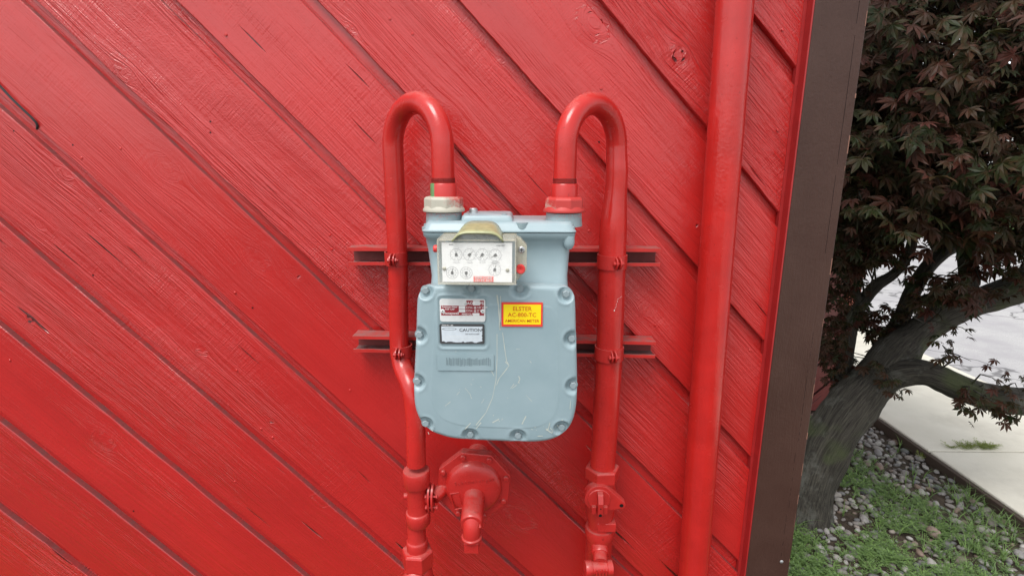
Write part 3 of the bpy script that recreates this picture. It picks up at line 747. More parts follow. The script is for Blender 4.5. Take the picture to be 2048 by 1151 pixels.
def L_(s, fx, fz, h, mat=M['white'], al='CENTER', sq=1.): text(s, h*Hd, Vector((X(fx), ty, Z(fz))), mat, rpz, al, squash=sq)
L_('MAOP', .655, .19, .17); L_('PSI', .93, .19, .17); L_('C.F.H. @ 1/2" DIFF.', .575, .37, .115, al='LEFT'); L_('C.F.H. @ 2" DIFF.', .575, .515, .115, al='LEFT'); L_('ANSI CLASS', .48, .66, .115, al='LEFT')
L_('American Meter', .22, .345, .10); L_('TOP CAP', .22, .45, .10); L_('Honeywell', .245, .625, .15, sq=1.05)
for fx in (.065, .945):
    m = MB(); m.lathe((X(fx), fpy, Z(.53)), (0,-1,0), [(.0042,0),(.0042,.0006),(.003,.0012)], 16); rv = m.build('rivet', M['plate'], rpz)
    m = MB(); m.lathe((X(fx), fpy-.0011, Z(.53)), (0,-1,0), [(.0013,0),(.0012,.0004)], 10); m.build('rivet_pin', M['ink'], rpz)
A = at(879, 647, PY); B = at(969, 687, PY)
cpl = plate('caution_plate', A.x, B.x, B.z, A.z, PY, .0012, .003, M['ink'], gm); Wd, Hd = B.x-A.x, A.z-B.z
m = MB(); pp = [(X(.04), Z(.12)), (X(.96), Z(.12))]
for i in range(9): pp.append((X(.955-.02*(i % 2)*rnd()), Z(.2+.7*i/9)))
for i in range(22): pp.append((X(.95-.9*i/21), Z(.90+uni(-.04, .04))))
m.prism(pp, fpy-.00015, fpy+.0003); m.build('worn_panel', M['caution'], cpl, smooth=False)
text('CAUTION', .215*Hd, Vector((X(.69), ty, Z(.30))), M['ink'], cpl, squash=1.12)
text('DO NOT COVER', .09*Hd, Vector((X(.73), ty, Z(.50))), M['greyink'], cpl)
text('FORM NO. 1-800', .075*Hd, Vector((X(.18), ty+.0001, Z(.065))), M['white'], cpl)
m = MB(); o_ = []
for i in range(24): t = 2*math.pi*i/24; o_.append((X(.22)+Wd*.16*math.cos(t), Z(.25)+Hd*.06*math.sin(t)))
for i in range(24):
    a, b = o_[i], o_[(i+1) % 24]; m.add([(a[0],ty,a[1]),(b[0],ty,b[1]),(lerp(b[0],X(.22),.1),ty,lerp(b[1],Z(.25),.2)),(lerp(a[0],X(.22),.1),ty,lerp(a[1],Z(.25),.2))], [(0,1,2,3)])
m.build('logo_oval', M['ink'], cpl, smooth=False, fix=False)
for j in range(4):
    prt(X(.08), X(.9), Z(.60+j*.07+.012), Z(.60+j*.07), M['plate'], fpy-.0002, 'print_line', cpl)
# yellow sticker
A = at(1003, 604, CF); B = at(1085, 653, CF); skw = 0
stk = plate('yellow_sticker', A.x, B.x, B.z, A.z, CF+.0002, .0006, .0006, M['redprint'], gm); Wd, Hd = B.x-A.x, A.z-B.z; tag(stk, 'yellow sticker with red border')
sy_ = CF-.0005
m = MB(); m.box((X(.05), sy_-.0001, Z(.905)), (X(.955), sy_+.0002, Z(.085))); m.build('yellow_field', M['yellow'], stk, smooth=False)
for s_, fz, h, sq in (('ELSTER', .265, .235, 1.02), ('AC-800-TC', .515, .235, 1.0), ('AMERICAN METER', .76, .165, 1.0)):
    text(s_, Hd*h, Vector((X(.50), sy_-.0003, Z(fz))), M['orangeprint'], stk, squash=sq)
# embossed number label below the plates
A = at(874, 708, CF); B = at(988, 741, CF)
bl_ = plate('painted_over_label', A.x, B.x, B.z, A.z, CF+.0001, .0003, .002, M['meter'], gm); Wd, Hd = B.x-A.x, A.z-B.z
m = MB(); x = .16
while x < .93:
    w_ = uni(.006, .017); m.box((X(x), CF-.0007, Z(uni(.62,.72))), (X(x+w_), CF-.0003, Z(uni(.18,.32)))); x += w_+uni(.006, .016)
m.build('barcode_relief', M['relief'], bl_, smooth=False)

# index box with dials
IY = -.362
xa, xb = at(874, 520, IY).x, at(1033, 520, IY).x; za, zb = at(950, 479, IY).z, at(950, 570, IY).z
ib = MB(); yb_ = -.262
for (x0, x1, z0, z1) in ((xa, xa+.003, zb, za), (xb-.003, xb, zb, za), (xa+.003, xb-.003, zb, zb+.003), (xa+.003, xb-.003, za-.003, za)): ib.box((x0, IY+.002, z0), (x1, yb_, z1))
ibx = ib.build('index_box', M['clearedge'], gm, smooth=False, bevel=.001)
m = MB(); m.box((xa+.0005, IY-.001, zb+.0005), (xb-.0005, IY+.0017, za-.0005)); m.build('window_pane', M['clear'], ibx, smooth=False, bevel=.0012)
# mounting lug on the right with screw and red seal
lx = at(1054, 520, IY+.02).x
m = MB(); zz = lambda py: at(1040, py, IY+.03).z
lug = [(xb, zz(474)), (at(1042,480,IY+.03).x, zz(478)), (lx, zz(492)), (lx, zz(540)), (at(1036,558,IY+.03).x, zz(560)), (xb, zz(560))]
m.prism(lug, IY+.03, IY+.060, bev=.002); m.build('mounting_lug', M['clearedge'], ibx, smooth=False)
c = at(1043, 499, IY+.028); m = MB(); m.lathe(c, (0,-1,0), [(.0062,-.004),(.0062,.002),(.0045,.0036)], 18); sc = m.build('screw', M['zinc'], ibx)
m = MB(); m.box((c.x-.0038, c.y-.0040, c.z-.0008), (c.x+.0038, c.y-.0033, c.z+.0008)); m.box((c.x-.0008, c.y-.0041, c.z-.0038), (c.x+.0008, c.y-.0032, c.z+.0038)); m.build('cross_slot', M['ink'], ibx, smooth=False)
c = at(1041, 538, IY+.026); m = MB(); m.lathe(c, (0,-1,0), [(.0088,-.006),(.0088,.003),(.0078,.0042),(.003,.0042),(.002,.0034)], 24); m.build('red_seal', M['redcap'], ibx)
c = at(872, 497, IY+.05); m = MB(); m.lathe(c, (-1,0,0), [(.007,-.002),(.007,.003),(.005,.005)], 18); m.build('red_seal', M['redcap'], ibx)
# hood over the box: an arched yellowed cover
m = MB(); hx = [at(px, 470, IY).x for px in (903, 1008)]; zt_ = at(955, 462, IY-.004).z; n = 20; vs = []; fs = []
zback = at(955, 440, -.285).z
for j, (y, s_, lift) in enumerate(((IY-.006, 1.0, 0), (IY+.010, .985, .003), (-.315, .95, zback-zt_-.002), (-.275, .93, zback-zt_))):
    for i in range(n+1):
        f = i/n; x = lerp(hx[0], hx[1], .5+(f-.5)*s_); arch = 1-abs(2*f-1)**4.6
        vs.append((x, y, za-.002 + (zt_+lift-za)*arch))
for j in range(3):
    for i in range(n): fs.append((j*(n+1)+i, j*(n+1)+i+1, (j+1)*(n+1)+i+1, (j+1)*(n+1)+i))
m.add(vs, fs); ho = m.build('hood', M['hood'], gm, ang=50, fix=False); md = ho.modifiers.new('thick', 'SOLIDIFY'); md.thickness = .0028; md.offset = -1
m = MB(); n = 16; vs = [(lerp(hx[0], hx[1], i/n), IY+.003, za-.001) for i in range(n+1)] + [(lerp(hx[0], hx[1], i/n), IY+.002, za-.002+(zt_-.003-za)*(1-abs(2*i/n-1)**4.6)) for i in range(n+1)]
m.add(vs, [(i, i+1, n+2+i, n+1+i) for i in range(n)]); m.build('hood_window', mat_clear('dirty_hood_window', (.35, .35, .32), .55, .2), ho, smooth=False, fix=False)
# dial plate and dials
dy = IY+.008; A = at(883, 485, dy); B = at(1024, 564, dy); Wd, Hd = B.x-A.x, A.z-B.z
m = MB(); m.box((A.x, dy, B.z), (B.x, dy+.002, A.z)); dp = m.build('dial_plate', M['dial'], gm, smooth=False)
def annulus(m, c, r0, r1, y, n=40, a0=0, a1=2*math.pi):
    vs = []
    for i in range(n+1):
        t = lerp(a0, a1, i/n)
        for r_ in (r0, r1): vs.append((c.x+r_*math.cos(t), y, c.z+r_*math.sin(t)))
    m.add(vs, [(2*i, 2*i+1, 2*i+3, 2*i+2) for i in range(n)])
for (px, py, ang, big) in ((912.5,509,92,1),(939,509,48,1),(964.5,509,228,1),(990.5,510,205,1),(989.5,539,78,1),(904.5,545,85,0),(932.5,545.5,268,0)):
    c = at(px, py, dy); R = .0112; m = MB(); y = dy-.0002
    annulus(m, c, R-.0006, R, y)
    for i in range(10):
        t = 2*math.pi*i/10; u_ = Vector((math.cos(t), 0, math.sin(t))); v_ = Vector((-math.sin(t), 0, math.cos(t)))
        p = Vector((c.x, y-.00005, c.z))+u_*R*.72
        m.add([p+v_*.0004-u_*.0008, p-v_*.0004-u_*.0008, p-v_*.0004+u_*.0008, p+v_*.0004+u_*.0008], [(0,1,2,3)])
        if big:
            p = Vector((c.x, y-.00005, c.z))+u_*R*1.2
            m.add([p+v_*.0006-u_*.0003, p-v_*.0006-u_*.0003, p-v_*.0006+u_*.0003, p+v_*.0006+u_*.0003], [(0,1,2,3)])
    if not big: annulus(m, c, R*.62-.0004, R*.62, y)
    m.build('dial', M['greyink'], dp, smooth=False, fix=False)
    t = math.radians(ang); u_ = Vector((math.cos(t), 0, math.sin(t))); v_ = Vector((-math.sin(t), 0, math.cos(t))); p = Vector((c.x, dy-.0012, c.z))
    m = MB(); m.add([p-u_*.0030+v_*.0026, p-u_*.0030-v_*.0026, p+u_*.0020-v_*.0024, p+u_*.0034-v_*.0006, p+u_*R*.95, p+u_*.0034+v_*.0006, p+u_*.0020+v_*.0024], [(0,1,2,3,4,5,6)])
    m.build('pointer', M['ink'], dp, smooth=False, fix=False)
    if big:
        text({912.5:'10 MILLION', 939:'1 MILLION', 964.5:'100 THOU', 990.5:'10 THOUSAND', 989.5:'1 THOUSAND'}[px], .0026, Vector((c.x, dy-.0003, c.z-.0146 if py < 530 else c.z+.0146)), M['paleink'], dp)
A2 = at(947, 552, dy); B2 = at(987, 564, dy); m = MB(); m.box((A2.x, dy-.0006, B2.z+.0006), (B2.x, dy, A2.z)); tl = m.build('red_label', M['pinkred'], dp, smooth=False)
text('TEMP COMP', .0054, Vector(((A2.x+B2.x)/2, dy-.0009, lerp(A2.z, B2.z, .27))), M['white'], dp, squash=1.1); text('CU. FT. 60\u00b0F', .0054, Vector(((A2.x+B2.x)/2, dy-.0009, lerp(A2.z, B2.z, .70))), M['white'], dp, squash=1.1)
text('MADE', .003, Vector((at(902,489,dy).x, dy-.0003, at(902,489,dy).z)), M['greyink'], dp); text('CUBIC FEET', .003, Vector((at(1001,491,dy).x, dy-.0003, at(1001,491,dy).z)), M['greyink'], dp)
for px, py in ((889,537),(1015,540)):
    c = at(px, py, dy); m = MB(); m.lathe(c, (0,-1,0), [(.0036,-.001),(.0036,.001),(.0024,.0018)], 14); m.build('plate_screw', mat_plain('brass_screw', (.42, .40, .30), .35, .5, .7), dp)

# ================================================================== REGULATOR AND VALVES
RY = -.150
rg = thing('gas_regulator', at(948, 973, RY), 'red octagonal gas pressure regulator with forward-pointing spring housing under the meter', 'regulator')
rc = at(947, 972, RY); R8 = .5*(at(1018, 973, RY).x-at(876, 973, RY).x)*1.09
m = MB(); m.lathe((rc.x, RY+.014, rc.z), (0,-1,0), [(R8,0),(R8,.014)], 8, ph=.30); m.build('flange', M['valve'], rg, smooth=False, bevel=.002)
m = MB(); m.lathe((rc.x, RY+.028, rc.z), (0,-1,0), [(R8*.98,0),(R8*.99,.012)], 8, ph=.30); m.build('back_flange', M['valve'], rg, smooth=False, bevel=.002)
m = MB(); m.lathe((rc.x, RY+.02, rc.z), (0,1,0), [(R8*.82,0),(R8*.78,.02),(R8*.5,.045),(R8*.35,.05),(R8*.33,.13)], 40); m.build('rear_case', M['valve'], rg)
m = MB(); m.lathe((rc.x, RY+.0005, rc.z), (0,-1,0), [(R8*.735,0),(R8*.72,.006),(R8*.69,.0115),(R8*.62,.0160),(R8*.45,.0185),(R8*.1,.019)], 56); m.build('diaphragm_case', M['valve'], rg, ang=60)
for i in range(8):
    t = .30+2*math.pi*i/8; a_ = Vector((0,0,1)); u_ = a_.cross(Vector((0,-1,0))).normalized(); w_ = Vector((0,-1,0)).cross(u_); p = Vector((rc.x, RY, rc.z))+(u_*math.cos(t)+w_*math.sin(t))*R8*.875
    m = MB(); m.lathe(p+Vector((0,.03,0)), (0,-1,0), [(.0068,0),(.0068,.030),(.0068,.036),(.0050,.0375)], 12); m.build('bolt', M['valve'], rg)
CY = RY-.0165
for i, ch in enumerate('Schlumberger'):
    px = lerp(911, 986, i/11); c = at(px, lerp(966, 957.5, i/11), CY); text(ch, .0105, Vector((c.x, CY-.0016, c.z)), M['valve'], rg, name='raised_letter', depth=.0014, rot=-math.radians(6))
# cast square on the dome
m = MB(); q = [at(px, py, CY) for px, py in ((901,986),(918,983),(925,1014),(909,1017))]
for a, b in zip(q, q[1:]+q[:1]): m.tube([a+Vector((0,-.0016,0)), b+Vector((0,-.0016,0))], .0014, 6)
m.build('cast_outline', M['valve'], rg)
# spring housing: short box-like spout leaning forward and down, ending in a vent
h0 = at(950, 990, CY+.004); h1 = at(951, 1045, CY-.055)
def dshape(c, ax, w_, h_, n=20):
    """D-shaped section: round top"""
    up_ = Vector((0,0,1)); up_ = (up_-ax*up_.dot(ax)).normalized(); sx = ax.cross(up_)
    pts = []
    for i in range(n+1):
        t = math.pi*i/n; pts.append(c+sx*w_*math.cos(t)+up_*h_*math.sin(t))
    pts += [c-sx*w_-up_*h_*.9, c+sx*w_-up_*h_*.9]; return pts
ax = Vector((0, -1, -.18)).normalized(); vs = []; fs = []; secs = [(0, .0275, .026), (.012, .0262, .0245), (.034, .0258, .0235), (.066, .0254, .0225), (.080, .0254, .022), (.084, .0225, .019)]
base = Vector((rc.x+.002, CY+.006, rc.z-.018))
for (d_, w_, h_) in secs: vs += dshape(base+ax*d_, ax, w_, h_)
k = len(vs)//len(secs)
for j in range(len(secs)-1):
    for i in range(k): fs.append((j*k+i, j*k+(i+1) % k, (j+1)*k+(i+1) % k, (j+1)*k+i))
fs += [tuple(range(k)), tuple((len(secs)-1)*k+i for i in range(k))]
m = MB(); m.add(vs, fs); m.build('spring_housing', M['valve'], rg, ang=50, bevel=.001)
e = base+ax*.058
m = MB(); m.lathe(e+Vector((0,0,.016)), (0,-.25,1), [(.0125,0),(.0125,.004),(.0105,.006),(.0095,.006),(.0088,.0035),(.004,.0035),(.0035,.006)], 24); m.build('vent_cap', M['valve'], rg)
e2 = base+ax*.066
m = MB(); m.tube([e2+Vector((0,0,.004)), e2+Vector((0,-.012,-.012)), e2+Vector((0,-.012,-.034)), e2+Vector((0,-.012,-.046))], [.0200,.0205,.0205,.0205], 28); m.lathe(e2+Vector((0,-.012,-.040)), (0,0,-1), [(.0222,0),(.0242,.002),(.0242,.006),(.0222,.008)], 28); m.build('vent_elbow', M['valve'], rg)
m = MB(); q = e2+Vector((0,-.012,-.049)); m.box((q.x-.0168, q.y-.0168, q.z-.027), (q.x+.0168, q.y+.0168, q.z)); m.build('square_plug', M['valve'], rg, smooth=False, bevel=.0015)
m = MB(); q = e2+Vector((.0165,-.012,-.004)); m.tube([q+Vector((-.004,.004,.014)), q, q+Vector((.003,-.006,-.010))], [.003,.0035,.0048], 10); m.build('lever_pin', M['valve'], rg)

# fitting and union on the left pipe
lf = thing('pipe_fitting', low+Vector((0,0,-.25)), 'red flanged tee fitting with hex union on the left pipe beside the regulator', 'pipe fitting')
def zof(py): return at(833, py, low.y).z
ax0 = Vector((low.x, low.y, 0)); ax1 = at(834, 1100, low.y)
def lx_(z): return Vector((lerp(low.x, ax1.x, (low.z-z)/(low.z-ax1.z)), low.y, z))
def ring(z): return lx_(z)
z1, z2, z3, z4, z5, z6 = zof(938), zof(968), zof(1022), zof(1044), zof(1078), zof(1100)
m = MB(); c = lx_(z1); m.lathe((c.x, c.y, 0), (0,0,1), [(.0235,z4-.004),(.0275,z4-.002),(.030,z4+.003),(.030,z3-.003),(.0285,z3),(.0255,z3+.002),(.0250,z3+.004),(.0250,z2-.008),(.026,z2-.003),(.031,z2),(.0325,z2+.004),(.0325,z1-.004),(.031,z1-.001),(.0255,z1)][::1], 36); m.build('tee_body', M['valve'], lf, ang=28)
zf = (z2+z3)/2
m = MB(); c = lx_(zf); m.tube([c, c+Vector((.034,.006,.003))], .018, 24); m.tube([c+Vector((-.02,0,.006)), c+Vector((-.030,-.002,.006))], .0075, 10); m.build('side_outlet', M['valve'], lf)
for i, xo in enumerate((.030, .0385)):
    m = MB(); n = 32; vs = []; xx = c+Vector((xo, -.002, .002))
    for s_ in (0, .0045):
        for k_ in range(n): t = 2*math.pi*k_/n; vs.append(xx+Vector((s_, .026*math.cos(t), .036*math.sin(t))))
    m.add(vs, [(k_, (k_+1) % n, n+(k_+1) % n, n+k_) for k_ in range(n)]+[tuple(range(n-1,-1,-1)), tuple(range(n, 2*n))]); m.build('oval_flange', M['valve'], lf, ang=40)
for dz in (-.02, .022):
    m = MB(); q = c+Vector((.024, -.016, dz*.7)); m.lathe(q, (1,0,0), [(.0055,0),(.0055,.004),(.003,.005),(.003,.026),(.0055,.027),(.0055,.030)], 6); m.build('flange_bolt', M['valve'], lf, smooth=False)
m = MB(); m.tube([c+Vector((.042,.0,.003)), Vector((rc.x-R8*.55, RY+.035, rc.z-.004))], .017, 20); m.build('outlet_nipple', M['valve'], lf)
m = MB(); c = lx_(z5); m.lathe((c.x, c.y, 0), (0,0,1), [(.0235,zof(1110)),(.0262,zof(1096)),(.0262,z5-.004),(.0245,z5-.001),(.0235,z5),(.0225,z5+.002),(.0225,z4+.003)], 32); m.build('nipple', M['valve'], lf)
zh0, zh1 = zof(1128), zof(1096)
m = MB(); m.lathe((c.x, c.y, 0), (0,0,1), [(.0385,zh0-.002),(.040,zh0+.003),(.040,zh1-.006),(.037,zh1-.001),(.028,zh1+.001)], 6, ph=.45); m.build('hex_union', M['valve'], lf, smooth=False, bevel=.0015)
m = MB(); zc = zh0-.035; c = Vector((c.x-.004, c.y-.002, zc)); 
m.lathe((c.x+.004, c.y, 0), (0,0,1), [(.022,.2),(.022,zc-.05),(.034,zc-.04),(.038,zc),(.034,zc+.026),(.030,zh0+.002)], 28); m.build('valve_body', M['valve'], lf, ang=50)
m = MB(); m.lathe(c+Vector((0,-.02,0)), (0,-1,.1), [(.036,0),(.036,.014),(.033,.017),(.026,.0172),(.025,.021),(.01,.022)], 36); m.build('plug_cap', M['valve'], lf, ang=40)
m = MB(); m.tube([Vector((c.x+.004,c.y,.22)), Vector((c.x+.004,c.y,-.05))], .022, 24); m.build('riser', M['pipe'], lf)

# plug valve on the right riser
VY = YB-.004
rv = thing('shutoff_valve', at(1200, 1100, VY)+Vector((0,0,-.3)), 'red plug shutoff valve with locking lug and tee below the right riser', 'valve')
def zr(py): return at(1205, py, VY).z
def rxx(py): return lerp(at(1205,930,VY).x, at(1197,1100,VY).x, (py-930)/170)
za_, zb_ = zr(931), zr(957); cx = rxx(940)
m = MB(); m.lathe((cx, VY, 0), (0,0,1), [(.043,zb_+.004),(.0445,zb_+.007),(.0445,za_-.003),(.042,za_),(.034,za_+.001)], 6, ph=.62); m.build('hex_end', M['valve'], rv, smooth=False, bevel=.0015)
c = at(1199, 1001, VY-.035)
m = MB(); m.lathe((cx, VY, 0), (0,0,1), [(.031,zr(1052)),(.032,zr(1040)),(.037,zr(1024)),(.0405,zr(1000)),(.039,zr(980)),(.034,zr(966)),(.034,zb_+.006)], 32); m.box((cx-.012, VY-.034, zr(1046)), (cx+.036, VY+.02, zr(1030))); m.build('valve_body', M['valve'], rv, ang=45, bevel=.0015)
# round face with teardrop lug
tip = at(1243, 1010, VY-.05); fc = at(1198, 997, VY-.05); Rf = .036; out_ = []
dv = Vector((tip.x-fc.x, tip.z-fc.z)); dl = dv.length; th = math.atan2(dv.y, dv.x); rt_ = .0105; al = math.acos((Rf-rt_)/dl)
for i in range(33): t = th+al+(2*math.pi-2*al)*i/32; out_.append((fc.x+Rf*math.cos(t), fc.z+Rf*math.sin(t)))
for i in range(11): t = th-al+2*al*i/10; out_.append((tip.x+rt_*math.cos(t), tip.z+rt_*math.sin(t)))
m = MB(); m.prism(out_, VY-.050, VY-.028, bev=.002); m.build('face_plate', M['valve'], rv, ang=35)
m = MB(); m.lathe((tip.x, VY-.0503, tip.z), (0,-1,0), [(.0048,0),(.0046,.0005)], 16); m.build('lock_hole', M['dark'], rv)
m = MB(); m.lathe((fc.x, VY-.0495, fc.z-.001), (0,-1,0), [(.0285,0),(.0285,.002),(.027,.0035),(.01,.004)], 36); m.build('plug_face', M['valve'], rv, ang=40)
hb = Vector((fc.x+.001, VY-.052, fc.z))
m = MB(); m.add([hb+Vector((x, y, z)) for z, y0, hw in ((.024,0,.0070),(.021,-.014,.0068),(.002,-.024,.0066),(-.030,-.022,.0068),(-.036,-.018,.0060)) for x, y in ((-hw,0.002),(hw,0.002),(hw,y0),(-hw,y0))],
      [(4*i+q, 4*i+(q+1) % 4, 4*i+4+(q+1) % 4, 4*i+4+q) for i in range(4) for q in range(4)]+[(0,1,2,3),(19,18,17,16)]); m.build('tee_handle', M['valve'], rv, smooth=False, bevel=.002)
m = MB(); m.lathe(hb+Vector((.0,-.0235,-.010)), (0,-1,.05), [(.0018,0),(.0017,.0006)], 10); m.lathe(hb+Vector((.0,-.0218,-.0295)), (0,-1,-.1), [(.0042,0),(.0040,.0006)], 14); m.build('lock_hole', M['dark'], rv)
for sx in (-1, 1):
    m = MB(); q = hb+Vector((sx*.014, 0, -.020)); m.box((q.x-.006, q.y-.010, q.z-.016), (q.x+.006, q.y+.004, q.z+.005)); m.build('stop_lug', M['valve'], rv, smooth=False, bevel=.0015)
zq = [zr(p) for p in (1052, 1058, 1068, 1085, 1120, 1135, 1170, 1175)]
cx2 = rxx(1090); m = MB(); m.lathe((cx2, VY, 0), (0,0,1), [(.034,zq[7]-.01),(.039,zq[6]),(.038,zq[5]-.002),(.0345,zq[4]),(.0345,zq[2]-.008),(.0375,zq[2]-.002),(.0385,zq[1]),(.037,zq[0]),(.031,zq[0]+.0015)], 36); m.build('tee_body', M['valve'], rv, ang=45)
bq = at(1194, 1092, VY-.034)
m = MB(); bd = Vector((-.06, -1, -.35)).normalized(); m.lathe(Vector((cx2-.002, VY-.015, bq.z-.008)), bd, [(.0225,0),(.0225,.024),(.021,.028),(.0185,.0285),(.0185,.050)], 28); m.build('branch_nipple', M['valve'], rv, ang=40)
eb = Vector((cx2-.002, VY-.015, bq.z-.008))+bd*.055
m = MB(); m.lathe(eb+Vector((-.040,0,-.012)), (1,.1,-.04), [(.018,0),(.0195,.002),(.0195,.016),(.018,.018),(.017,.019),(.017,.055),(.019,.057),(.019,.070)], 28); m.build('side_union', M['valve'], rv, ang=40)
for i in range(4):
    m = MB(); q = eb+Vector((-.012+.008*i, -.0172, -.012)); m.box((q.x-.0012, q.y-.0006, q.z-.008), (q.x+.0012, q.y+.003, q.z+.010)); m.build('cast_rib', M['valve'], rv, smooth=False)
m = MB(); m.tube([Vector((cx2,VY,zq[7])), Vector((cx2,VY,-.05))], .0302, 28); m.build('riser', M['pipe'], rv)

# ================================================================== MAPLE
import numpy as np
def mat_bark():
    N = NT('maple_bark'); o = N.pos(); sp = N.n('ShaderNodeSeparateXYZ'); N.l(N.n('ShaderNodeAttribute', attribute_name='bark').outputs['Vector'], sp.inputs[0])
    def v(k, kz, z=0.): return N.comb(N.math('MULTIPLY', sp.outputs[0], k), N.math('MULTIPLY', sp.outputs[1], k), N.math('MULTIPLY_ADD', sp.outputs[2], kz, z))
    wv = N.noise(o, 5., 2.)
    st = N.noise(v(150., 10.), 1., 4., .65, .6); st2 = N.noise(v(420., 45.), 1., 3., .6); lich = N.noise(o, 9., 4., .7); fine = N.noise(o, 170., 3., .7)
    c = N.mix(N.mapr(st, .35, .68), (.024, .021, .017), (.092, .082, .066)); c = N.mix(N.mapr(lich, .54, .66, 0., .5), c, (.15, .15, .13)); c = N.mix(N.mapr(wv, .55, .66, 0., .55), c, (.075, .095, .035))
    c = N.mix(N.mapr(fine, .60, .72, 0., .6), c, (.035, .030, .026))
    N.bump(N.math('ADD', N.math('MULTIPLY', st, 1.), N.math('ADD', N.math('MULTIPLY', fine, .25), N.math('MULTIPLY', st2, .5))), 1., .009); return N.set(c, .85, .25)
M['bark'] = mat_bark()
def mat_leaf(name, cols, rough=.5, trans=.25):
    N = NT(name); g = N.n('ShaderNodeNewGeometry'); oi = N.n('ShaderNodeObjectInfo')
    r = N.math('FRACT', N.math('ADD', g.outputs['Random Per Island'], N.math('MULTIPLY', oi.outputs['Random'], 7.31)))
    cr = N.n('ShaderNodeValToRGB'); el = cr.color_ramp.elements
    while len(el) < len(cols): el.new(.5)
    for i, c in enumerate(cols): el[i].position = i/(len(cols)-1); el[i].color = (*c, 1)
    N.l(r, cr.inputs[0])
    v = N.noise(N.pos(), 34., 3., .6); c = N.mix(N.mapr(v, .45, .8, 0., .6), cr.outputs[0], (.11, .024, .018) if 'maple' in name else cr.outputs[0])
    N.set(c, rough, .22)
    tl = N.n('ShaderNodeBsdfTranslucent'); N.l(c, tl.inputs[0]); mx = N.n('ShaderNodeMixShader'); mx.inputs[0].default_value = trans
    N.l(N.b.outputs[0], mx.inputs[1]); N.l(tl.outputs[0], mx.inputs[2]); N.l(mx.outputs[0], N.o.inputs[0]); return N.m
M['leaf'] = mat_leaf('maple_leaf', [(.015,.023,.006),(.025,.032,.008),(.032,.024,.009),(.052,.017,.010),(.020,.028,.007),(.062,.018,.012)])
tb = gr(1612, 1000, ZB)
tree = thing('maple_tree', tb, 'leaning Japanese maple with grey trunk and dark red-green leaves beside the wall', 'tree')
def limb(name, pts, parent=None, n=18):
    """pts: (px, py, depth y, diameter px)"""
    P = []; Rr_ = []
    for (px, py, y, d) in pts:
        p = at(px, py, y); P.append(p); Rr_.append(.5*d*proj(p)[2]/FPX)
    sp_ = smooth_path(P, 7); rr = []
    for i in range(len(Rr_)-1):
        for j in range(7): rr.append(lerp(Rr_[i], Rr_[i+1], j/7))
    rr.append(Rr_[-1]); m = MB(); m.tube(sp_, rr, n)
    vs = []
    for i, v in enumerate(m.v):
        c_ = sp_[i//n]; d = Vector(v)-c_; r_ = rr[i//n]
        d *= 1+.14*noise.noise((v[0]*9, v[1]*9, v[2]*5))+.07*noise.noise((v[0]*26, v[1]*26, v[2]*14)); vs.append(tuple(c_+d))
    m.v = vs; o = m.build(name, M['bark'], parent, ang=0)
    le = [0]
    for a, b in zip(sp_, sp_[1:]): le.append(le[-1]+(b-a).length)
    at_ = o.data.attributes.new('bark', 'FLOAT_VECTOR', 'POINT'); dd = []
    for i in range(len(vs)): t = 2*math.pi*(i % n)/n; rr_ = rr[i//n]; dd += [math.cos(t)*rr_, math.sin(t)*rr_, le[i//n]]
    at_.data.foreach_set('vector', dd); return o, sp_
TY = .93
T_, tp = limb('trunk', [(1596,1075,.85,136),(1606,1016,.86,108),(1620,960,.88,94),(1642,905,.90,90),(1674,852,.92,90),(1708,808,.95,88),(1745,765,.98,82),(1782,715,1.0,76),(1820,680,1.02,64),(1862,645,1.03,56),(1910,620,1.02,54),(1960,602,1.0,54),(2010,586,.98,56),(2060,568,.96,58),(2160,520,.9,60)], tree, 26)
_, l2 = limb('limb', [(1735,790,.98,60),(1775,758,.94,58),(1815,745,.90,54),(1850,746,.87,50),(1890,760,.84,50),(1940,782,.80,52),(1990,795,.78,54),(2060,803,.76,52),(2150,800,.74,48)], tree)
_, l3 = limb('limb', [(1668,860,1.02,46),(1678,800,1.06,40),(1688,740,1.10,30),(1700,660,1.14,27),(1722,608,1.16,26),(1752,572,1.18,24),(1790,545,1.2,20),(1820,500,1.2,18),(1830,440,1.2,15)], tree, 14)
_, l4 = limb('limb', [(1748,742,1.05,40),(1772,690,1.1,34),(1800,640,1.14,30),(1822,590,1.18,28),(1850,540,1.2,26),(1885,505,1.2,26),(1930,480,1.2,24),(1990,430,1.2,22)], tree, 14)
_, l5 = limb('limb', [(1925,620,1.02,34),(1936,570,1.03,34),(1934,520,1.03,32),(1930,470,1.03,28),(1945,400,1.05,24),(1960,300,1.1,20)], tree, 14)
_, l6 = limb('limb', [(2000,590,.98,30),(2040,555,1.0,26),(2090,510,1.0,22)], tree, 12)
for pts in ([(1718,606,1.16,16),(1712,570,1.16,13),(1730,520,1.16,11),(1735,450,1.16,9)], [(1880,510,1.2,13),(1860,480,1.2,10),(1850,430,1.2,8)], [(1800,640,1.14,15),(1840,600,1.1,13),(1880,585,1.05,12),(1905,560,1.0,9)], [(2120,540,.92,60),(2150,420,.9,50),(2100,250,.95,34),(2040,100,1.0,24)], [(2100,250,.95,26),(2000,180,.9,18),(1900,120,.85,14)], [(1960,300,1.1,16),(1880,220,1.1,14),(1800,160,1.05,10)], [(1830,440,1.2,13),(1800,330,1.2,11),(1780,200,1.2,8)]):
    limb('branch', pts, tree, 10)
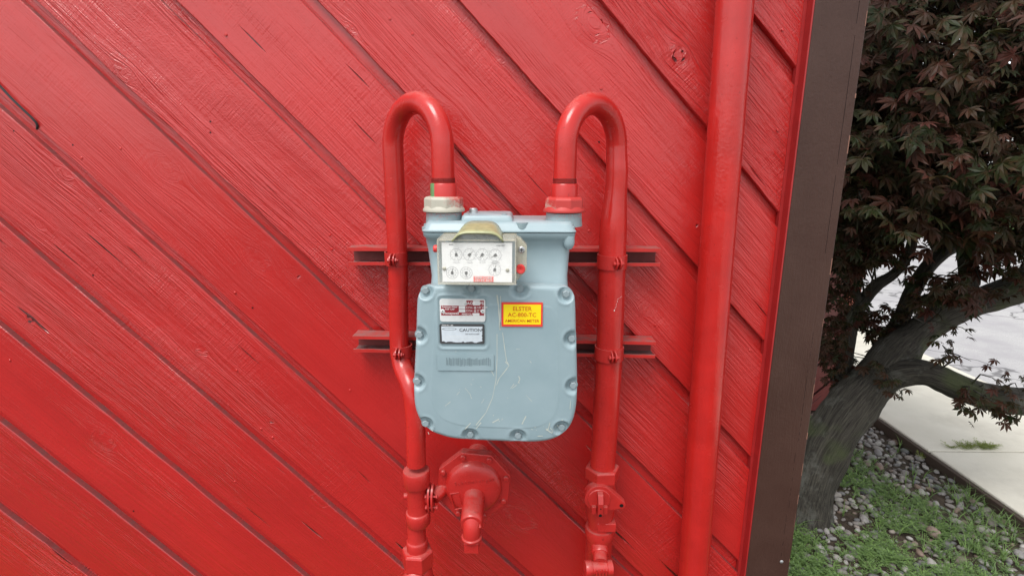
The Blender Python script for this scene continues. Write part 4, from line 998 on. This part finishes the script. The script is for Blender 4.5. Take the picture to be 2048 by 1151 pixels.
# palmate leaf: seven pointed lobes, each folded along its midrib
def leaf_mesh(seed):
    rg_ = random.Random(seed); v = [(0,0,0)]; f = []
    for a, L_r in ((0,1.0),(36,.94),(-36,.94),(74,.78),(-74,.78),(116,.46),(-116,.46)):
        a += rg_.uniform(-6,6); L1 = L_r*rg_.uniform(.9,1.08); w_ = .135*L1+.02; t = math.radians(a); u = (math.sin(t), math.cos(t)); q = (u[1], -u[0]); dr = rg_.uniform(-.42,-.04); b = len(v)
        for d, s_, z in ((.26,-.55,.03),(.26,.55,.03),(.55,-1,.035+dr*.25),(.55,1,.035+dr*.25),(.55,0,dr*.25),(.82,-.5,dr*.6+.01),(.82,.5,dr*.6+.01),(1,0,dr)):
            v.append((u[0]*d*L1+q[0]*s_*w_, u[1]*d*L1+q[1]*s_*w_, z))
        f += [(0,b,b+4),(0,b+4,b+1),(b,b+2,b+4),(b+1,b+4,b+3),(b+2,b+5,b+4),(b+4,b+6,b+3),(b+4,b+5,b+7),(b+4,b+7,b+6)]
    v = [(x, y+.05, z) for x, y, z in v]; b = len(v); v += [(-.012,.06,0),(.012,.06,0),(.008,-.42,.06),(-.008,-.42,.06)]; f.append((b,b+3,b+2,b+1))
    return np.array(v), f
LV = [leaf_mesh(i) for i in range(6)]
leaves = []                                             # (variant, matrix, centre)
rl = random.Random(5)
def put_leaf(c, size, outd, tilt=None):
    nrm = (Vector((0,0,1))*rl.uniform(.45,1.0) + Vector(outd)*rl.uniform(.2,.9) + Vector((rl.gauss(0,.35), rl.gauss(0,.35), rl.gauss(0,.2)))).normalized()
    tip = Vector(outd)+Vector((rl.gauss(0,.6), rl.gauss(0,.6), -.55+rl.gauss(0,.3))); tip = (tip-nrm*tip.dot(nrm)).normalized(); sx = tip.cross(nrm)
    mt = Matrix((sx, tip, nrm)).transposed()*size; leaves.append((rl.randrange(6), mt.to_4x4(), Vector(c), size))
sprays = []
def spray(c, R, n, size, thick=.05, outd=None):
    c = Vector(c); sprays.append((c, R))
    for i in range(n):
        a = rl.uniform(0, 2*math.pi); r_ = R*math.sqrt(rl.random()); d = Vector((math.cos(a), math.sin(a), 0))
        p = c+d*r_+Vector((0,0,-.28*r_*r_/R+rl.gauss(0,thick)))
        put_leaf(p, size*rl.uniform(.55,1.22), (d*.7+(Vector(outd) if outd else Vector((-.25,-.75,0)))).normalized())
# crown: layered sprays filling the space right of the corner board
def hole(px, py):                                        # openings low in the crown
    for hx_, hy_, rx, ry in ((1832,480,34,20),(1895,520,44,34),(1760,548,30,26),(1722,590,14,22),(1720,690,16,40),(1790,590,24,20),(1980,560,50,16)):
        if ((px-hx_)/rx)**2+((py-hy_)/ry)**2 < 1: return True
    return False
nsp = 0; tries = 0
while nsp < 290 and tries < 5000:
    tries += 1
    p = Vector((rl.uniform(.92, 3.3), rl.uniform(.16, 1.9), rl.uniform(1.16, 2.6)))
    if ((p.x-1.62)/.86)**2+((p.y-.98)/.86)**2+((p.z-1.72)/.85)**2 > 1: continue
    x, y, d = proj(p)
    if y > -200 and x < 2250 and y > 440+40*noise.noise((x*.012, 3, 0)): continue
    nsp += 1
    spray(p, rl.uniform(.16,.30), 40 if (p.y < 1.5 and 1600 < x < 2200) else 26, rl.uniform(.042,.058))
for i in range(60):
    spray((rl.uniform(.95, 2.2), rl.uniform(1.0, 1.7), rl.uniform(1.42, 2.45)), rl.uniform(.18,.3), 46, rl.uniform(.048,.062))
# lower fringe and hanging sprigs seen in the photograph
for px, py, y, R, n, sz in ((1705,470,.9,.14,60,.042),(1760,480,1.0,.12,46,.040),(1700,520,1.0,.12,60,.040),(1745,515,1.1,.10,36,.036),(1700,570,1.1,.08,34,.036),(1670,600,1.0,.05,12,.034),(1690,640,1.15,.08,40,.034),(1665,665,1.1,.06,26,.034),(1730,640,1.15,.08,40,.034),(1760,660,1.1,.08,36,.036),(1790,625,1.1,.06,20,.036),
        (1660,705,1.05,.06,26,.032),(1690,700,1.15,.08,36,.034),(1675,745,1.05,.05,18,.032),(1720,735,1.1,.05,16,.034),(1880,560,.75,.10,34,.046),(1920,580,.75,.09,24,.050),(1860,590,.80,.07,20,.046),(1960,560,.85,.12,40,.044),(2010,530,.85,.14,50,.046),(2040,470,.8,.14,50,.048),(1985,480,.8,.14,50,.046),
        (1940,470,.75,.12,40,.048),(1895,450,.6,.14,44,.055),(1840,430,.55,.12,36,.056),(1960,420,.5,.14,44,.058),(2030,410,.5,.14,40,.060),(1780,440,.8,.12,40,.046),(1745,735,.9,.04,8,.034),(1790,765,.80,.05,10,.034),(1885,690,.75,.05,9,.030),(1905,705,.75,.03,8,.028),(1960,800,.7,.05,12,.036),(1935,790,.7,.04,8,.036),(2010,815,.65,.04,9,.036),(2035,820,.65,.05,12,.034),(2030,765,.7,.04,10,.026),(1985,755,.7,.03,6,.026),(1925,655,.8,.03,5,.028),(1850,600,.85,.05,12,.04)):
    spray(at(px, py, y), R*(1.15 if px < 1800 else 1), int(n*(2.0 if px < 1800 and py < 760 else 1.15)), sz*(1.1 if py < 560 else 1), .035)
leaves = [l for l in leaves if not (lambda q: hole(q[0], q[1]))(proj(l[2])) and l[2].x > .86]
# the 300 leaves that show largest are single objects, the rest one mass
def vis(l):
    x, y, d = proj(l[2]); c0 = Vector((TRX1, 0, 0))
    return (1640 < x < 2060 and -20 < y < 860) and l[2].x/(l[2].y+1.3) > (TRX1+.01)/1.3
order = sorted(range(len(leaves)), key=lambda i: (-(leaves[i][3]/proj(leaves[i][2])[2]) if vis(leaves[i]) else 9))
big = set(order[:300])
lme = []
for (v, f) in LV:
    me = bpy.data.meshes.new('leaf'); me.from_pydata([tuple(p) for p in v], [], f); me.materials.append(M['leaf']); lme.append(me)
inv = Matrix.Translation(-tree.location)
for i in big:
    k, mt, c, s_ = leaves[i]; o = bpy.data.objects.new('leaf', lme[k]); link(o, tree); o.matrix_local = inv @ Matrix.Translation(c) @ mt
def merge(items, base, name, mats, parent, kind='stuff', smooth=False):
    VV = []; FF = []; off = 0
    for (k, mt, c, *_r) in items:
        v, f = base[k]; A_ = np.array(mt.to_3x3()); VV.append(v @ A_.T + np.array(c)); FF.append((f, off)); off += len(v)
    VV = np.concatenate(VV); me = bpy.data.meshes.new(name); fl = [tuple(i+o_ for i in q) for f, o_ in FF for q in f]
    me.from_pydata(VV.tolist(), [], fl)
    me.materials.append(mats)
    if smooth: me.polygons.foreach_set('use_smooth', [True]*len(me.polygons))
    o = bpy.data.objects.new(name, me); link(o, parent); o['kind'] = kind
    if parent is not None: o.location = -parent.location
    return o
merge([leaves[i] for i in range(len(leaves)) if i not in big], LV, 'foliage', M['leaf'], tree)
# twigs reaching each spray
allp = [p for s_ in (tp[60:], l2, l3[20:], l4[14:], l5, l6) for p in s_]
m = MB()
for (c, R) in sprays:
    if not (.3 < c.y < 1.6): continue
    b = min(allp, key=lambda q: (q-c).length+ (0.6 if q.z > c.z+.05 else 0)); mid_ = b.lerp(c, .5)+Vector((rl.gauss(0,.05), rl.gauss(0,.05), .05)); 
    if (b-c).length < 1.2: m.tube([b, mid_, c, c+Vector((rl.gauss(0,.03), rl.gauss(0,.03)-.02, -.03))], [.005,.003,.0018,.0009], 5, cap=False)
tw = m.build('twigs', M['bark'], tree, ang=0, fix=False); tw['kind'] = 'stuff'

# ================================================================== BED: STONES AND GROUND COVER
def mat_stone():
    N = NT('river_stone'); g = N.n('ShaderNodeNewGeometry'); oi = N.n('ShaderNodeObjectInfo')
    r = N.math('FRACT', N.math('ADD', g.outputs['Random Per Island'], N.math('MULTIPLY', oi.outputs['Random'], 5.77)))
    cr = N.n('ShaderNodeValToRGB'); el = cr.color_ramp.elements; cols = [(.10,.105,.115),(.26,.24,.22),(.17,.15,.14),(.36,.34,.31),(.22,.15,.115),(.12,.125,.13),(.30,.28,.27),(.42,.40,.37)]
    while len(el) < len(cols): el.new(.5)
    for i, c in enumerate(cols): el[i].position = i/(len(cols)-1); el[i].color = (*c, 1)
    N.l(r, cr.inputs[0]); n_ = N.noise(N.pos(), 90., 4., .65)
    c = N.mix(N.mapr(n_, .35, .7, 0., .4), cr.outputs[0], (.09,.08,.07)); N.bump(n_, .35, .003); return N.set(c, .6, .4)
M['stone'] = mat_stone()
def stone_mesh(seed):
    rg_ = random.Random(seed); nu, nv = 8, 4; v = [(0,0,-1)]; f = []; q = Vector((rg_.uniform(0,50), 3, 7))
    for j in range(1, nv):
        ph = -math.pi/2+math.pi*j/nv
        for i in range(nu): t = 2*math.pi*i/nu; v.append((math.cos(ph)*math.cos(t), math.cos(ph)*math.sin(t), math.sin(ph)))
    v.append((0,0,1)); t_ = len(v)-1
    v = [tuple(Vector(p)*(1+.30*noise.noise(Vector(p)*.9+q))) for p in v]
    for i in range(nu): f.append((0, 1+(i+1) % nu, 1+i)); f.append((t_, t_-nu+i, t_-nu+(i+1) % nu))
    for j in range(nv-2):
        for i in range(nu): a = 1+j*nu+i; b = 1+j*nu+(i+1) % nu; f.append((a, b, b+nu, a+nu))
    return np.array(v), f
SV = [stone_mesh(i+3) for i in range(5)]; stones = []
def bed_z(x, y): return ZB + .02*noise.noise((x*3, y*3, 0)) + .008*noise.noise((x*14, y*14, 4))
rs = random.Random(11); cells = {}
def weedy(x, y):                                        # 0 bare stones ... 1 thick ground cover
    e = 2.25-x
    b = sstep(.16, .62, e+.16*noise.noise((x*2.3, y*2.3, 8)))*sstep(2.2, 1.2, y)*1.0 if y < 2.2 else 0
    t = math.hypot(x-tb.x-.02, y-tb.y+.06); b *= sstep(.14, .32, t+.05*noise.noise((x*6, y*6, 1)))
    b *= .22+.78*sstep(-.30, .10, noise.noise((x*4.1+5, y*4.1, 2)))
    return b
for i in range(9000):
    x, y = rs.uniform(.86, 2.236), rs.uniform(.05, 3.6)
    if y > WY-.03 and x < wr+.02: continue
    if math.hypot(x-tb.x, y-tb.y) < .085: continue
    if len(stones) > 3400: break
    r_ = min(.034, .0135*math.exp(rs.gauss(0, .38))); ok = True
    gx, gy = int(x/.05), int(y/.05)
    for a in (-1,0,1):
        for b in (-1,0,1):
            for (X_, Y_, R_) in cells.get((gx+a, gy+b), ()):
                if math.hypot(x-X_, y-Y_) < .82*(r_+R_): ok = False
    if not ok: continue
    cells.setdefault((gx, gy), []).append((x, y, r_))
    rt3 = Matrix.Rotation(rs.uniform(0, 6.28), 3, 'Z') @ Matrix.Rotation(rs.gauss(0,.25), 3, 'X') @ Matrix.Diagonal((r_*rs.uniform(1.05,1.5), r_*rs.uniform(.8,1), r_*rs.uniform(.5,.8)))
    stones.append((rs.randrange(5), rt3.to_4x4(), Vector((x, y, bed_z(x, y)+r_*rs.uniform(.15,.5))), r_))
def svis(s_):
    x, y, d = proj(s_[2])
    return (1580 < x < 2060 and 780 < y < 1170 and weedy(s_[2].x, s_[2].y) < .35)
order = sorted(range(len(stones)), key=lambda i: (-(stones[i][3]/proj(stones[i][2])[2]) if svis(stones[i]) else 9)); bigs = set(order[:300])
sme = []
for (v, f) in SV:
    me = bpy.data.meshes.new('stone'); me.from_pydata([tuple(p) for p in v], [], f); me.materials.append(M['stone']); me.polygons.foreach_set('use_smooth', [True]*len(f)); sme.append(me)
for i in bigs:
    k, mt, c, r_ = stones[i]; o = bpy.data.objects.new('stone', sme[k]); link(o, bed); o.matrix_local = Matrix.Translation(c) @ mt
merge([stones[i] for i in range(len(stones)) if i not in bigs], SV, 'gravel', M['stone'], bed, smooth=True)

M['weed'] = mat_leaf('ground_cover_leaf', [(.105,.18,.055),(.17,.27,.075),(.145,.23,.085),(.23,.35,.11),(.125,.205,.07),(.19,.28,.12)], .55, .35)
def sprig_mesh(seed):
    """a low feathery sprig: a few stems set with small narrow leaves"""
    rg_ = random.Random(seed); v = []; f = []
    for st in range(rg_.randrange(3, 6)):
        a = rg_.uniform(0, 6.28); ln = rg_.uniform(.025, .06); bend = rg_.uniform(.5, 1.3); d = Vector((math.cos(a), math.sin(a), 0))
        pt = lambda q: d*(ln*q*bend*.8)+Vector((0,0,ln*q*(1.15-.4*q)))
        for j in range(1, 8):
            q = j/7; p = pt(q)
            for sd_ in (-1, 1):
                aa = a+sd_*rg_.uniform(.6,1.3); L1 = rg_.uniform(.008,.016)*(1.15-.4*q); e_ = Vector((math.cos(aa), math.sin(aa), rg_.uniform(.0,.7))).normalized(); n_ = e_.cross(Vector((0,0,1))).normalized()*L1*rg_.uniform(.16,.26)
                b = len(v); v += [p, p+e_*L1*.5+n_, p+e_*L1, p+e_*L1*.5-n_]; f += [(b,b+1,b+2),(b,b+2,b+3)]
    return np.array([tuple(p) for p in v]), f
WV = [sprig_mesh(i+40) for i in range(8)]; sprigs = []; rw = random.Random(3)
for i in range(9000):
    x, y = rw.uniform(.84, 2.24), rw.uniform(-.05, 2.4)
    if rw.random() > weedy(x, y)**1.3: continue
    if math.hypot(x-tb.x, y-tb.y) < .1: continue
    s_ = rw.uniform(.6, 1.15); sprigs.append((rw.randrange(8), (Matrix.Rotation(rw.uniform(0,6.28), 3, 'Z') @ Matrix.Diagonal((s_, s_, s_*rw.uniform(.7,1.0)))).to_4x4(), Vector((x, y, bed_z(x, y)+.004))))
gc = merge(sprigs, WV, 'ground_cover', M['weed'], None); tag(gc, 'low feathery green weeds spreading over the stones', 'ground cover')
# grass blades among the weeds
def blade_mesh(seed):
    rg_ = random.Random(seed); v = []; f = []
    for st in range(6):
        a = rg_.uniform(0,6.28); d = Vector((math.cos(a), math.sin(a), 0)); n_ = Vector((-d.y, d.x, 0))*rg_.uniform(.0014,.003); ln = rg_.uniform(.05,.12); b = len(v)
        for j in range(5): q = j/4; p = d*ln*q*q*.8+Vector((0,0,ln*q*(1-.45*q))); w_ = n_*(1-q*.95); v += [p+w_, p-w_]
        f += [(b+2*j, b+2*j+1, b+2*j+3, b+2*j+2) for j in range(4)]
    return np.array([tuple(p) for p in v]), f
BV = [blade_mesh(i) for i in range(5)]; bl2 = []
for i in range(260):
    if i < 200: p = gr(rw.gauss(1960, 90), rw.gauss(1050, 60), ZB)
    else: p = Vector((rw.uniform(1.2, 2.2), rw.uniform(.4, 1.6), 0))
    if not (.85 < p.x < 2.235) or p.y > 2 or math.hypot(p.x-tb.x, p.y-tb.y) < .12: continue
    bl2.append((rw.randrange(5), Matrix.Rotation(rw.uniform(0,6.28), 3, 'Z').to_4x4()*1.0, Vector((p.x, p.y, bed_z(p.x, p.y)))))
gb = merge(bl2, BV, 'grass_tufts', M['weed'], None); tag(gb, 'thin grass blades growing through the green weeds', 'grass')
# small weed growing from the pavement joint
wp = gr(1940, 893, 0); wd_ = []
for i in range(26): wd_.append((rw.randrange(8), (Matrix.Rotation(rw.uniform(0,6.28),3,'Z') @ Matrix.Diagonal((1.0,1.0,.45))).to_4x4(), wp+Vector((rw.uniform(-.12,.12), rw.gauss(0,.012), 0))))
M['weed2'] = mat_leaf('joint_weed_leaf', [(.20,.24,.05),(.24,.28,.07),(.17,.22,.05)], .6, .35)
jw = merge(wd_, WV, 'joint_weed', M['weed2'], None); del jw['kind']; tag(jw, 'small yellow-green weed growing out of the pavement joint', 'weed')
wd_ = []
for i in range(60):
    p = gr(rw.gauss(1878, 26), rw.gauss(925, 26), ZB)
    if p.x < 2.23 and (p-gr(1878,925,ZB)).length < .10: wd_.append((rw.randrange(8), (Matrix.Rotation(rw.uniform(0,6.28),3,'Z')).to_4x4(), Vector((p.x, p.y, bed_z(p.x, p.y)+.01))))
jw = merge(wd_, WV, 'edge_weed', M['weed2'], None); del jw['kind']; tag(jw, 'yellow-green weed clump on the stones at the pavement edge', 'weed')

# ================================================================== FAR TREES beyond the lot
M['farleaf'] = mat_leaf('far_leaf', [(.04,.075,.02),(.06,.10,.03),(.05,.085,.025)], .6, .2)
rf = random.Random(8); cl = []
LF = [(np.array([(-.5,0,0),(0,.3,.1),(.5,0,0),(0,-.3,.1)]), [(0,1,2,3)])]
for i in range(4):
    cx_, cy_ = 15+i*5.5+rf.uniform(-2,2), 26+rf.uniform(-4,6); R_ = rf.uniform(2.2,3.6); h_ = rf.uniform(5,8)
    ft = thing('deciduous_tree', (cx_, cy_, -.075), 'distant green tree beyond the parking lot, mostly hidden by the maple', 'tree', 'far trees beyond the lot')
    m = MB(); m.tube([(cx_,cy_,-.1),(cx_+.1,cy_,h_*.35),(cx_,cy_+.1,h_*.7)], [.28,.2,.1], 10); m.build('trunk', M['bark'], ft)
    it = []
    for q in range(900):
        d = Vector((rf.gauss(0,1), rf.gauss(0,1), rf.gauss(0,1))).normalized()*(rf.random()**.4); p = Vector((cx_, cy_, h_*.62))+Vector((d.x*R_, d.y*R_, d.z*h_*.42))*(1+.3*noise.noise((d.x*2+i, d.y*2, d.z*2)))
        s_ = rf.uniform(.25,.5); it.append((0, (Matrix.Rotation(rf.uniform(0,6.28),3,'Z') @ Matrix.Rotation(rf.uniform(-1,1),3,'X') @ Matrix.Diagonal((s_,s_,s_))).to_4x4(), p))
    merge(it, LF, 'crown', M['farleaf'], ft)
